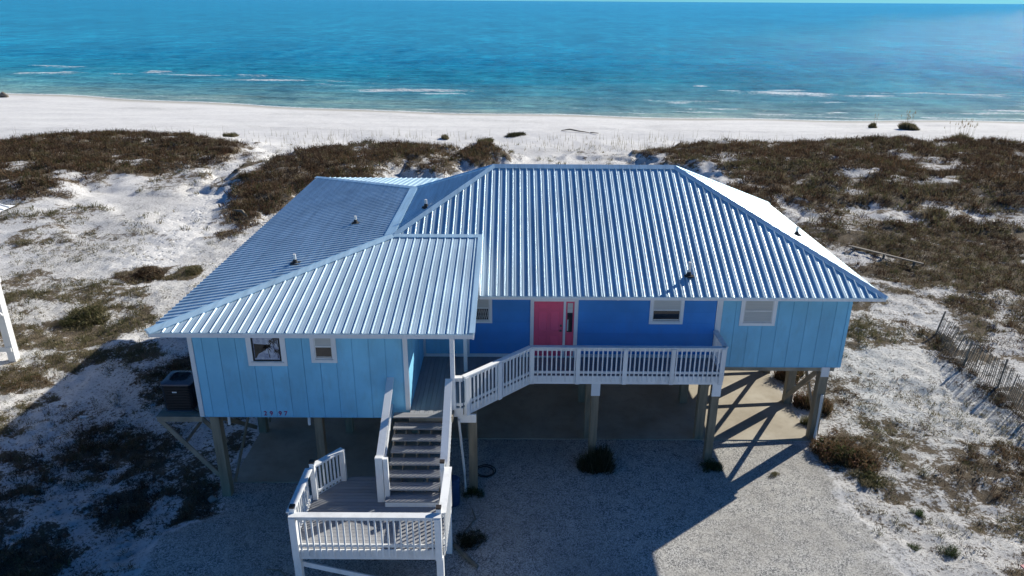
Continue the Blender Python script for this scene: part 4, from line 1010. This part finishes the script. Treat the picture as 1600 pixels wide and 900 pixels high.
# front corner post: white head and downpipe bracketed to it
o = box("post_head", house, (10.98, 22.865 - .02, 2.66), (11.26, 23.19, 3.04), 'rail')
dp = MB().tube([(11.15, 22.81, 1.95), (11.15, 22.81, .25), (11.15, 22.70, .10)], [.06, .06, .06], 4).build("downpipe", house, 'pvc')
dp['label'] = "short white downpipe on the right corner piling"
dp = MB().tube([(-1.58, 19.40, 2.95), (-1.47, 19.74, .9), (-1.44, 19.80, .15), (-1.44, 19.66, .08)], .042, 8).build("downpipe", house, 'pvc')
dp['label'] = "white downpipe under the stair head"
for x in (-8.6, -6.15):
    MB().tube([(x, WWF - .02, 3.10), (x, WWF - .04, 2.85)], .045, 8).build("pipe_stub", house, 'pvc')

# ------------------------------------------------------------------ entry deck
deck = MB().prism([(-3.04, WF - .035), (-3.04, 18.97), (-1.72, 18.97), (-1.72, 19.40), (-1.44, 19.43), (.66, 21.50), (7.02, 21.50), (7.02, WF - .035)], DECK - .24, DECK - .035)
deck = deck.build("entry_deck", house, 'timber')
def edge_y(x):          # front edge of the deck at x
    if x < -1.72: return 18.90
    if x < -1.42: return 19.42
    if x < .68: return 19.42 + (x + 1.42) * (21.50 - 19.42) / 2.10
    return 21.50
x = -3.03; bw = .142
while x < 7.0:
    x1 = min(x + bw, 7.03); ya, yb = edge_y(x + .001), edge_y(x1 - .001)
    if x < -1.72 and x1 > -1.72: ya = yb = 19.42
    y2_ = WF - .032
    if x < -1.9: ya = yb = 19.12
    z0, z1 = DECK - .034, DECK
    V = [(x + .004, ya, z0), (x1 - .004, yb, z0), (x1 - .004, y2_, z0), (x + .004, y2_, z0), (x + .004, ya, z1), (x1 - .004, yb, z1), (x1 - .004, y2_, z1), (x + .004, y2_, z1)]
    part("deck_board", deck, V, [(3, 2, 1, 0), (4, 5, 6, 7), (0, 1, 5, 4), (1, 2, 6, 5), (2, 3, 7, 6), (3, 0, 4, 7)], 'deck')
    x = x1
# two cross boards at the stair head
for k in range(2):
    beam("deck_board", deck, (-3.50 + (0 if k == 0 else .0), 18.945 + k * .135 - .02, DECK - .017), (-1.76, 18.945 + k * .135 - .02, DECK - .017), .127, .034, 'deck_x')

RAIL_H = 1.07
def railing(name, p0, p1, z, post_at=(0, 1), n_out=(0, -1), baluster_gap=.150, rim=.30, label=None, slope=0.0, post_w=.14, cap_w=.17, posts=True, inner=False):
    """straight white railing from p0 to p1 (x, y) standing on a deck at height z; balusters run down over the rim board"""
    p0 = Vector((p0[0], p0[1], 0)); p1 = Vector((p1[0], p1[1], 0)); d = p1 - p0; L = d.length; d.normalize()
    o_ = Vector((n_out[0], n_out[1], 0)).normalized()
    def at(s, zz): return p0 + d * s + Vector((0, 0, z + zz + slope * s))
    root = beam(name, house, at(0, RAIL_H - .022), at(L, RAIL_H - .022), cap_w, .042, 'rail')
    # the cap rail is the root, so its children must ignore its scale: use a plain mesh instead
    bpy.data.objects.remove(root)
    m_ = MB(); s_ = o_ * (cap_w / 2)
    V = []
    for s in (0, L):
        for a, b_ in ((-1, -.042), (1, -.042), (1, 0), (-1, 0)): V.append(at(s, RAIL_H + b_) + s_ * a)
    m_.add(V, [(0, 1, 2, 3), (7, 6, 5, 4), (0, 4, 5, 1), (1, 5, 6, 2), (2, 6, 7, 3), (3, 7, 4, 0)])
    root = m_.build(name, house, 'rail')
    if label: root['label'] = label
    off = o_ * .05
    beam("top_rail", root, at(.0, RAIL_H - .10) + o_ * .02, at(L, RAIL_H - .10) + o_ * .02, .038, .09, 'rail')
    beam("bottom_rail", root, at(.0, .13) + o_ * .02, at(L, .13) + o_ * .02, .038, .085, 'rail')
    if rim: beam("rim_board", root, at(0, -rim / 2) + o_ * .02, at(L, -rim / 2) + o_ * .02, .04, rim, 'rail')
    ps = sorted(L * t for t in post_at)
    if posts:
        for s in ps:
            P = at(s, 0)
            q = beam("post", root, P + Vector((0, 0, -rim + .02 if rim else 0)) + o_ * .065, P + Vector((0, 0, RAIL_H - .045)) + o_ * .065, post_w, post_w * .6, 'rail', tuple(o_))
    n = int(L / baluster_gap)
    for k in range(1, n + 1):
        s = (k - .5) * L / n
        if any(abs(s - a) < post_w * .5 + .035 for a in ps): continue
        P = at(s, 0)
        zb = -rim + .10 if rim else .09
        beam("baluster", root, P + Vector((0, 0, zb)) + o_ * .060, P + Vector((0, 0, RAIL_H - .05)) + o_ * .060, .042, .036, 'rail', tuple(o_))
    return root
railing("deck_railing", (.68, 21.53), (7.08, 21.53), DECK, (.006, .243, .486, .731, .988), (0, -1), label="long white front railing of the entry deck")
nd = Vector((1, -1, 0)).normalized()
railing("deck_railing", (-1.42, 19.45), (.66, 21.52), DECK, (.03, .5), (1, -1), label="slanting white railing from the stair head to the front")
railing("deck_railing", (-1.74, 19.42), (-1.44, 19.42), DECK, (), (0, -1), label="short railing piece at the stair head", baluster_gap=.14)
railing("deck_railing", (7.07, 21.55), (7.07, WF - .06), DECK, (), (1, 0), rim=.30, label="end railing of the entry deck against the light blue wall")
# deck support posts
for x, y in ((2.87, 21.66), (6.93, 21.66)):
    pile(x, y, DECK - .245, .25)
    box("post_head", house, (x - .15, y - .16, 2.62), (x + .15, y - .127, DECK - .30), 'rail')
pile(-1.18, 19.92, DECK - .245, .27)
box("post_head", house, (-1.62, 19.50, 2.80), (-1.05, 19.56, DECK - .30), 'rail')
# roof posts over the entry and the beam they carry
box("roof_beam", house, (-3.045, WWF - .03, ZE2 - .40), (-1.62, WWF + .06, ZE2 - .158), 'trim')
box("roof_post", house, (-1.79, WWF - .02, DECK), (-1.66, WWF + .11, ZE2 - .402), 'trim')
box("roof_post", house, (-1.56, 21.75, DECK), (-1.44, 21.87, ZE2 - .158), 'trim')

# ------------------------------------------------------------------ stairs and landing
LAND = DECK - 8 * .19
SX0, SX1 = -3.46, -1.98
stair = MB()
for sx in (SX0 + .03, SX0 + .37, SX0 + .74, SX0 + 1.10, SX1 - .03):
    V = [(sx - .02, 18.86, DECK - .17), (sx - .02, 17.0, LAND + .16), (sx - .02, 17.0, LAND - .02), (sx - .02, 18.86, DECK - .44)]
    V += [(a + .04, b_, c_) for a, b_, c_ in V]
    stair.add(V, [(3, 2, 1, 0), (4, 5, 6, 7), (0, 1, 5, 4), (1, 2, 6, 5), (2, 3, 7, 6), (3, 0, 4, 7)])
staircase = stair.build("staircase", house, 'timber')
staircase['label'] = "upper flight of grey treads between white side boards"
GO = .325
for k in range(1, 7):
    yn = 18.87 - k * GO; z = DECK - .19 * k
    for j in range(2):
        yc = yn + .080 + j * .162
        box("tread", staircase, (SX0, yc - .078, z - .050), (SX1, yc + .078, z), 'deck_x')
    # small riser blocks seen between the treads
    for sx in (SX0 + .37, SX0 + .74, SX0 + 1.10):
        box("block", staircase, (sx - .018, yn + .10, z - .150), (sx + .018, yn + .14, z - .052), 'timber')
# wide bottom step
yb_ = 16.62
for j in range(3):
    box("tread", staircase, (SX0, yb_ + j * .15, LAND + .155), (SX1 + .01, yb_ + j * .15 + .144, LAND + .19), 'deck_x')
box("riser", staircase, (SX0 + .005, yb_ + .012, LAND + .003), (SX1 + .01, yb_ + .04, LAND + .153), 'rail')

LX0, LX1, LY0 = -5.55, -1.72, 14.98
landing = MB().prism([(LX0 + .02, LY0 + .02), (LX1 - .02, LY0 + .02), (LX1 - .02, 16.98), (-3.0, 17.0), (-3.0, 17.9), (-4.85, 17.9), (LX0 + .02, 17.0)], LAND - .24, LAND - .036).build("stair_landing", house, 'timber')
landing['label'] = "lower landing deck of grey boards"
y = LY0 + .01; k = 0
while y < 17.9:
    y1 = y + .142
    if y < 17.0: xa, xb = LX0 + .01, LX1 - .01
    else: xa, xb = LX0 + (y - 17.0) * .78, -3.0
    xa2 = LX0 + max(0, y1 - 17.0) * .78 if y >= 17.0 else xa
    z0, z1 = LAND - .035, LAND
    V = [(xa, y + .004, z0), (xb, y + .004, z0), (xb, y1 - .004, z0), (xa2, y1 - .004, z0)]; V += [(a, b_, z1) for a, b_, c_ in V]
    part("deck_board", landing, V, [(3, 2, 1, 0), (4, 5, 6, 7), (0, 1, 5, 4), (1, 2, 6, 5), (2, 3, 7, 6), (3, 0, 4, 7)], 'deck_x')
    y = y1
r1 = railing("landing_railing", (LX0, LY0 - .02), (LX1, LY0 - .02), LAND, (.022, .978), (0, -1), .157, label="front railing of the lower landing", post_w=.17, cap_w=.20)
r2 = railing("landing_railing", (LX0 - .01, LY0 + .08), (LX0 - .01, 16.92), LAND, (), (-1, 0), .157, label="left side railing of the lower landing", cap_w=.20)
r3 = railing("landing_railing", (LX1 + .01, LY0 + .08), (LX1 + .01, 17.02), LAND, (), (1, 0), .157, label="right side railing of the lower landing", cap_w=.20)
r4 = railing("landing_railing", (LX0 + .02, 17.02), (-4.84, 17.88), LAND, (), (-1, .9), .118, label="slanting railing beside the steps under the house", cap_w=.18)
def newel(x, y, z0, z1, w, cap=True, d=None):
    d = d or w
    o = MB().box((x - w / 2, y - d / 2, z0), (x + w / 2, y + d / 2, z1)).build("newel_post", house, 'rail')
    if cap: MB().box((x - w / 2 - .004, y - d / 2 - .004, z1 + .002), (x + w / 2 + .004, y + d / 2 + .004, z1 + .055)).build("post_cap", o, 'dark_cap')
    return o
newel(LX0 + .06, LY0 + .10, LAND - .02, LAND + 1.20, .125)
newel(LX1 - .07, LY0 + .10, LAND - .02, LAND + 1.20, .125)
newel(LX0 + .07, 16.99, LAND - .02, LAND + 1.20, .135)
newel(-1.87, 16.98, LAND - .02, LAND + 1.24, .125)
newel(-4.86, 17.86, LAND - .30, LAND + 1.02, .15, False)
n_ = newel(-3.60, 16.90, LAND + .002, LAND + 1.46, .20, False, .13); n_['label'] = "tall white newel post at the stair foot"
newel(-3.42, 16.90, LAND + .002, LAND + 1.42, .13, False, .11)
# sloping stair rails: wide cap board, upper and lower rail, balusters
def stair_rail(x, y0, z0, y1, z1, side, label, w=.21):
    m_ = MB()
    V = [(x - w / 2, y0, z0 - .04), (x + w / 2, y0, z0 - .04), (x + w / 2, y0, z0), (x - w / 2, y0, z0), (x - w / 2, y1, z1 - .04), (x + w / 2, y1, z1 - .04), (x + w / 2, y1, z1), (x - w / 2, y1, z1)]
    m_.add(V, [(0, 1, 2, 3), (7, 6, 5, 4), (0, 4, 5, 1), (1, 5, 6, 2), (2, 6, 7, 3), (3, 7, 4, 0)])
    root = m_.build("stair_railing", house, 'rail'); root['label'] = label
    beam("top_rail", root, (x, y0, z0 - .09), (x, y1, z1 - .09), .04, .09, 'rail')
    beam("bottom_rail", root, (x, y0, z0 - .95), (x, y1, z1 - .95), .04, .09, 'rail')
    beam("side_board", root, (x + side * .035, y0, z0 - 1.18), (x + side * .035, y1, z1 - 1.18), .04, .28, 'rail')
    n = 20
    for k in range(n):
        t = (k + .5) / n; yy = y0 + (y1 - y0) * t; zz = z0 + (z1 - z0) * t
        beam("baluster", root, (x + side * .06, yy, zz - 1.2), (x + side * .06, yy, zz - .05), .036, .042, 'rail', (1, 0, 0))
    return root
stair_rail(-3.58, 19.28, 4.50, 16.98, LAND + 1.42, -1, "left sloping stair railing ending on the wall")
stair_rail(-1.84, 19.28, 4.46, 17.05, LAND + 1.16, 1, "right sloping stair railing from roof post to landing")
# landing legs and cross brace
for x, y in ((LX0 + .07, LY0 + .03), (LX1 - .07, LY0 + .03), (LX1 - .03, 16.98), (LX0 + .1, 16.98)):
    box("landing_post", house, (x - .09, y - .09, -.15), (x + .09, y + .09, LAND - .245), 'rail')
beam("landing_brace", house, (LX0 + .05, LY0 + .12, 1.28), (LX1 - .1, LY0 + .12, .30), .04, .15, 'rail')
# steps going down under the house from the landing
low = MB()
for sx in (-4.70, -3.65):
    V = [(sx - .02, 17.92, LAND - .06), (sx - .02, 20.2, .05), (sx - .02, 19.9, -.05), (sx - .02, 17.92, LAND - .36)]
    V += [(a + .04, b_, c_) for a, b_, c_ in V]
    low.add(V, [(0, 1, 2, 3), (7, 6, 5, 4), (0, 4, 5, 1), (1, 5, 6, 2), (2, 6, 7, 3), (3, 7, 4, 0)])
low = low.build("lower_steps", house, 'timber')
for k in range(1, 9):
    box("tread", low, (-4.75, 17.78 + k * .27, LAND - k * .205 - .04), (-3.6, 18.03 + k * .27, LAND - k * .205), 'deck_x')

# ------------------------------------------------------------------ air conditioner and its platform
plat = MB().box((-10.86, 19.36, 2.86), (-9.46, 19.40, 3.00)).box((-10.86, 20.86, 2.86), (-9.46, 20.90, 3.00)).box((-10.86, 19.405, 2.86), (-10.82, 20.855, 3.00)).build("equipment_platform", house, 'timber')
plat['label'] = "weathered timber platform carrying the air conditioner"
y = 19.36
while y < 20.88:
    box("platform_board", plat, (-10.88, y + .004, 3.001), (-9.465, y + .136, 3.035), 'timber'); y += .14
beam("platform_brace", plat, (-10.78, 19.43, 2.86), (-9.30, 19.55, .75), .05, .14, 'timber')
beam("platform_brace", plat, (-10.78, 20.80, 2.86), (-9.45, 20.80, 1.2), .05, .14, 'timber')
beam("platform_brace", plat, (-10.2, 19.47, 2.0), (-10.2, 20.77, 2.0), .05, .10, 'timber')
ac = thing("air_conditioner", (-10.28, 20.12, 3.036), "dark grey outdoor air conditioner on the timber platform at the left wall", "air conditioner")
ax0, ax1, ay0, ay1, az0, az1 = -10.74, -9.83, 19.68, 20.56, 3.07, 3.94
def rr(x0, x1, y0, y1, r=.10):
    out = []
    for cx, cy, a0 in ((x1 - r, y0 + r, -90), (x1 - r, y1 - r, 0), (x0 + r, y1 - r, 90), (x0 + r, y0 + r, 180)):
        for t in (0, 30, 60, 90): a = math.radians(a0 + t); out.append((cx + r * math.cos(a), cy + r * math.sin(a)))
    return out
MB().prism(rr(ax0 + .03, ax1 - .03, ay0 + .03, ay1 - .03), az0, az1).build("cabinet", ac, 'ac_body')
MB().prism(rr(ax0 - .01, ax1 + .01, ay0 - .01, ay1 + .01), 3.037, az0 - .002).build("base_pan", ac, 'ac_top')
for k in range(14):
    z = az0 + .05 + k * .057
    MB().prism(rr(ax0, ax1, ay0, ay1), z, z + .016).build("louvre", ac, 'ac_body')
tp = MB(); o_ = rr(ax0 - .015, ax1 + .015, ay0 - .015, ay1 + .015); cx, cy = (ax0 + ax1) / 2, (ay0 + ay1) / 2
nn_ = len(o_); inner = []
for (x, y) in o_:
    a = math.atan2(y - cy, x - cx); inner.append((cx + .33 * math.cos(a), cy + .33 * math.sin(a)))
V = [(x, y, az1) for x, y in o_] + [(x, y, az1 + .05) for x, y in o_] + [(x, y, az1 + .10) for x, y in inner] + [(x, y, az1 - .10) for x, y in inner]
F = []
for i in range(nn_):
    j = (i + 1) % nn_
    F += [(i, j, nn_ + j, nn_ + i), (nn_ + i, nn_ + j, 2 * nn_ + j, 2 * nn_ + i), (2 * nn_ + i, 2 * nn_ + j, 3 * nn_ + j, 3 * nn_ + i)]
tp.add(V, F).build("top_panel", ac, 'ac_top')
g = MB()
for k in range(8):
    a = k * math.pi / 8
    g.tube([(cx - .33 * math.cos(a), cy - .33 * math.sin(a), az1 + .095), (cx, cy, az1 + .115), (cx + .33 * math.cos(a), cy + .33 * math.sin(a), az1 + .095)], .006, 5)
for r_ in (.11, .22, .32):
    g.tube([(cx + r_ * math.cos(t), cy + r_ * math.sin(t), az1 + .104) for t in np.linspace(0, 2 * math.pi, 25)], .005, 5, False)
g.build("fan_grille", ac, 'boot')
fb = MB()
for k in range(4):
    a = k * math.pi / 2 + .3
    fb.add([(cx + .04 * math.cos(a), cy + .04 * math.sin(a), az1 - .03), (cx + .28 * math.cos(a - .3), cy + .28 * math.sin(a - .3), az1 - .05), (cx + .29 * math.cos(a + .3), cy + .29 * math.sin(a + .3), az1 + .0), (cx + .05 * math.cos(a + .8), cy + .05 * math.sin(a + .8), az1 + .0)], [(0, 1, 2, 3)])
fb.build("fan", ac, 'ac_body')
MB().box((cx - .12, ay0 - .006, az0 + .62), (cx + .02, ay0 + .002, az0 + .665)).build("badge", ac, 'pvc')
MB().tube([(ax1 - .1, 19.72, 3.1), (-9.5, 19.55, 3.06), (-9.42, 19.6, 3.09)], .02, 6).build("refrigerant_line", ac, 'boot')

# ------------------------------------------------------------------ sand fence
fence = thing("sand_fence", (19.7, 28.4, gz(19.7, 28.4)), "weathered slatted sand fence leaning along the dune right of the house", "fence")
FP = [(20.6, 32.2), (19.72, 28.5), (20.15, 26.7), (19.95, 24.4), (20.6, 22.0), (21.6, 19.8)]
def fpos(t):
    i = min(int(t), len(FP) - 2); f = t - i
    return Vector((FP[i][0] * (1 - f) + FP[i + 1][0] * f, FP[i][1] * (1 - f) + FP[i + 1][1] * f, 0))
segl = [(Vector(FP[i + 1]) - Vector(FP[i])).length for i in range(len(FP) - 1)]
slats = []
for i, L in enumerate(segl):
    n = int(L / .095)
    for k in range(n):
        slats.append(i + (k + .5) / n)
wire_pts = {.35: [], .75: [], 1.08: []}
for t in slats:
    p = fpos(t); z = gz(p.x, p.y); ln = .20 + .14 * math.sin(t * 2.3) + random.gauss(0, .02)
    hh = random.uniform(1.12, 1.24)
    if random.random() < .03: continue
    a = p + Vector((0, 0, z - .06)); b_ = p + Vector((ln + random.gauss(0, .012), random.gauss(0, .03), z + hh))
    q = fpos(min(t + .01, len(FP) - 1.001)) - p; q.normalize()
    nrm = Vector((q.y, -q.x, 0))
    beam("slat", fence, a, b_, .032, .010, 'lath', tuple(nrm))
    for hgt in wire_pts: wire_pts[hgt].append(a.lerp(b_, (hgt + .06) / (hh + .06)) + nrm * .012)
for hgt, pts in wire_pts.items():
    MB().tube(pts[::2] + [pts[-1]], .006, 4).build("wire", fence, 'wire')
for x, y, l in ((20.62, 32.2, .25), (19.75, 28.4, .12), (20.18, 26.65, .1), (19.98, 24.35, .1), (20.62, 22.0, .15)):
    z = gz(x, y); beam("fence_post", fence, (x + .04, y, z - .2), (x + .04 + l, y, z + 1.28), .055, .055, 'lath')

# ------------------------------------------------------------------ loose things
c = gz(-.86, 20.84) + .03
hose = MB()
for k, r_ in enumerate((.30, .36, .33)):
    hose.tube([(-.86 + r_ * math.cos(t) + .02 * k, 20.84 + r_ * .95 * math.sin(t) + .01 * k, c + .022 * k + .006 * math.sin(5 * t)) for t in np.linspace(0, 2 * math.pi, 29)], .016, 6, False)
tag(hose.build("hose_coil", None, 'hose', True), "black hose coiled in a ring on the gravel beside the pilings", "hose")
def log(name, pts, rad, label, cat, mat='driftwood'):
    o = MB().tube(pts, rad, 7).build(name, None, mat, True); return tag(o, label, cat)
log("driftwood_log", [(-1.62, 17.16, .10), (-1.25, 16.7, .08), (-.9, 16.3, .07)], [.06, .075, .05], "grey wooden pole lying on the ground by the landing post", "log")
log("broken_branch", [(-1.2, 18.9, .05), (-1.05, 18.3, .12), (-1.35, 17.8, .06), (-1.3, 17.5, .04)], [.012, .03, .02, .01], "thin dead branch on the gravel right of the stairs", "branch")
log("broken_branch", [(-6.9, 16.2, .05), (-6.4, 16.05, .13), (-6.05, 15.75, .05), (-5.8, 15.7, .03)], [.01, .03, .025, .01], "crooked dead branch on the gravel left of the landing", "branch")
log("driftwood_log", [(6.0, 89.1, .35), (7.0, 88.8, .55), (8.0, 88.4, .42), (9.3, 87.7, .35)], [.04, .09, .08, .04], "long dark driftwood lying on the beach beyond the ridge", "driftwood")
log("driftwood_log", [(9.4, 87.8, .35), (10.3, 87.2, .38)], [.07, .04], "short driftwood piece to the right end of the long driftwood", "driftwood")
zz = gz(-19.3, 50.6)
log("driftwood_log", [(-20.3, 51.5, zz + .25), (-19.4, 50.9, zz + .35), (-18.8, 50.2, zz + .1)], [.05, .12, .07], "dark log lying on the sand just left of the roof edge", "log")
zz = gz(-83.9, 123)
rk = MB().tube([(-84.6, 123.4, zz + .1), (-83.9, 123.5, zz + .45), (-83.1, 123.3, zz + .12)], [.3, .45, .25], 7).build("washed_up_stump", None, 'driftwood', True)
tag(rk, "dark washed up stump at the waterline on the far left", "stump")
bar = thing("blue_barrel", (-1.78, 19.15, 0), "tall dark blue plastic bin standing under the right stair railing", "bin")
MB().tube([(-1.78, 19.15, .02), (-1.78, 19.15, .05), (-1.78, 19.15, .9)], [.17, .19, .20], 16, False).build("body", bar, 'barrel', True)
MB().tube([(-1.78, 19.15, .88), (-1.78, 19.15, .96), (-1.78, 19.15, 1.0)], [.215, .215, .16], 16).build("lid", bar, 'barrel')
def stone(x, y, r, label):
    z = gz(x, y); n = 8; V = [(x, y, z + r * .8)]; F = []
    for k, (f, hz) in enumerate(((.6, .62), (1.0, .2), (.9, -.2))):
        for i in range(n):
            a = 2 * math.pi * i / n; q = r * f * random.uniform(.75, 1.2); V.append((x + q * math.cos(a), y + q * math.sin(a) * .8, z + r * hz * random.uniform(.8, 1.2)))
    for i in range(n): F.append((0, 1 + i, 1 + (i + 1) % n))
    for k in range(2):
        for i in range(n): F.append((1 + k * n + i, 1 + (k + 1) * n + i, 1 + (k + 1) * n + (i + 1) % n, 1 + k * n + (i + 1) % n))
    tag(part("stone", None, V, F, 'rock'), label, "stone")
stone(-9.62, 19.45, .17, "pale rounded stone at the foot of the left corner piling")
stone(11.3, 22.2, .15, "pale stone in the weeds at the foot of the right corner piling")
zz = gz(-16.5, 24.4)
tag(MB().box((-16.62, 24.34, zz + .02), (-16.40, 24.44, zz + .07)).build("litter_can", None, 'pvc'), "small white piece of litter on the shaded sand left of the house", "litter")
# weathered handrail lying across the dune to the right
bw_ = thing("fallen_boardwalk_rail", (23.1, 42.8, gz(23.1, 42.8)), "long grey weathered board lying in the heath right of the roof", "board")
pa, pb = Vector((21.6, 44.4, gz(21.6, 44.4) + .32)), Vector((24.6, 41.1, gz(24.6, 41.1) + .38))
beam("board", bw_, pa, pb, .13, .05, 'lath'); beam("board", bw_, pa + Vector((.35, .3, -.12)), pb + Vector((.25, .3, -.12)), .18, .05, 'lath')
for t in (.08, .5, .9):
    q = pa.lerp(pb, t); beam("stub_post", bw_, (q.x, q.y, q.z - .7), (q.x, q.y, q.z - .03), .1, .1, 'lath')
# red painted timber at the bottom right corner
zz = gz(14.7, 16.2)
rd = thing("red_timber_step", (14.9, 16.0, zz), "corner of faded red boards at the bottom right edge", "step")
for k in range(4):
    beam("board", rd, (14.45 + .0 * k, 16.22 - k * .16, zz + .20), (16.0, 16.42 - k * .16, zz + .20), .145, .04, 'red')
for x in (14.6, 15.9):
    box("leg", rd, (x, 15.75, zz - .1), (x + .08, 16.2, zz + .175), 'timber')

# ------------------------------------------------------------------ neighbouring house, mostly out of frame on the left
nb = thing("neighbouring_house", (-27.5, 28, 0), "white neighbouring stilt house with a ribbed roof cut off by the left edge", "house")
nx1 = -22.12; nyf, nyb = 20.0, 31.6; nze = 6.35
def nbface(V, F, name, mat): return part(name, nb, V, F, mat)
hw = 5.8; rx = nx1 - hw; rr_ = 1.9
nbr = nbface([(nx1, nyf, nze), (nx1, nyb, nze), (rx, nyb - hw + .2, nze + rr_), (rx, nyf + hw - .2, nze + rr_), (nx1 - 2 * hw, nyf, nze), (nx1 - 2 * hw, nyb, nze)],
       [(0, 1, 2, 3), (1, 5, 2), (5, 4, 3, 2), (4, 0, 3), (4, 5, 1, 0)], "roof", 'white_nb')
k = nyf + .4
while k < nyb - .2:
    t = min(k - nyf, nyb - k, hw - .3) ; beam("rib", nbr, (nx1, k, nze + .03), (nx1 - t, k, nze + .03 + t * rr_ / hw), .05, .05, 'white_nb'); k += .40
MB().box((nx1 - 10.6, nyf + .8, 3.0), (nx1 - .95, nyb - .8, nze - .02)).build("wall", nb, 'white_nb')
for x in (-22.1, -25.5, -29.0):
    for y in (21.5, 25.2, 29.05):
        box("post", nb, (x - .16, y - .16, -.2), (x + .16, y + .16, 2.98 if x < -23 else 4.1), 'white_nb')
beam("deck_beam", nb, (-22.1, 21.0, 3.0), (-22.1, 29.3, 3.0), .10, .28, 'white_nb')
beam("deck_beam", nb, (-21.97, 28.85, .55), (-29, 28.85, .55), .06, .20, 'white_nb')
beam("brace", nb, (-21.97, 28.82, 2.3), (-24.0, 28.82, .75), .06, .20, 'white_nb')
beam("deck_rail", nb, (-22.1, 21.0, 4.1), (-22.1, 29.3, 4.1), .15, .05, 'white_nb')
MB().prism([(-32, 20), (-21.8, 20), (-21.8, 29.2), (-32, 29.2)], gz(-22, 29) - .3, gz(-22, 29) + .05).build("footing_slab", nb, 'concrete')
print("objects", len(bpy.data.objects))
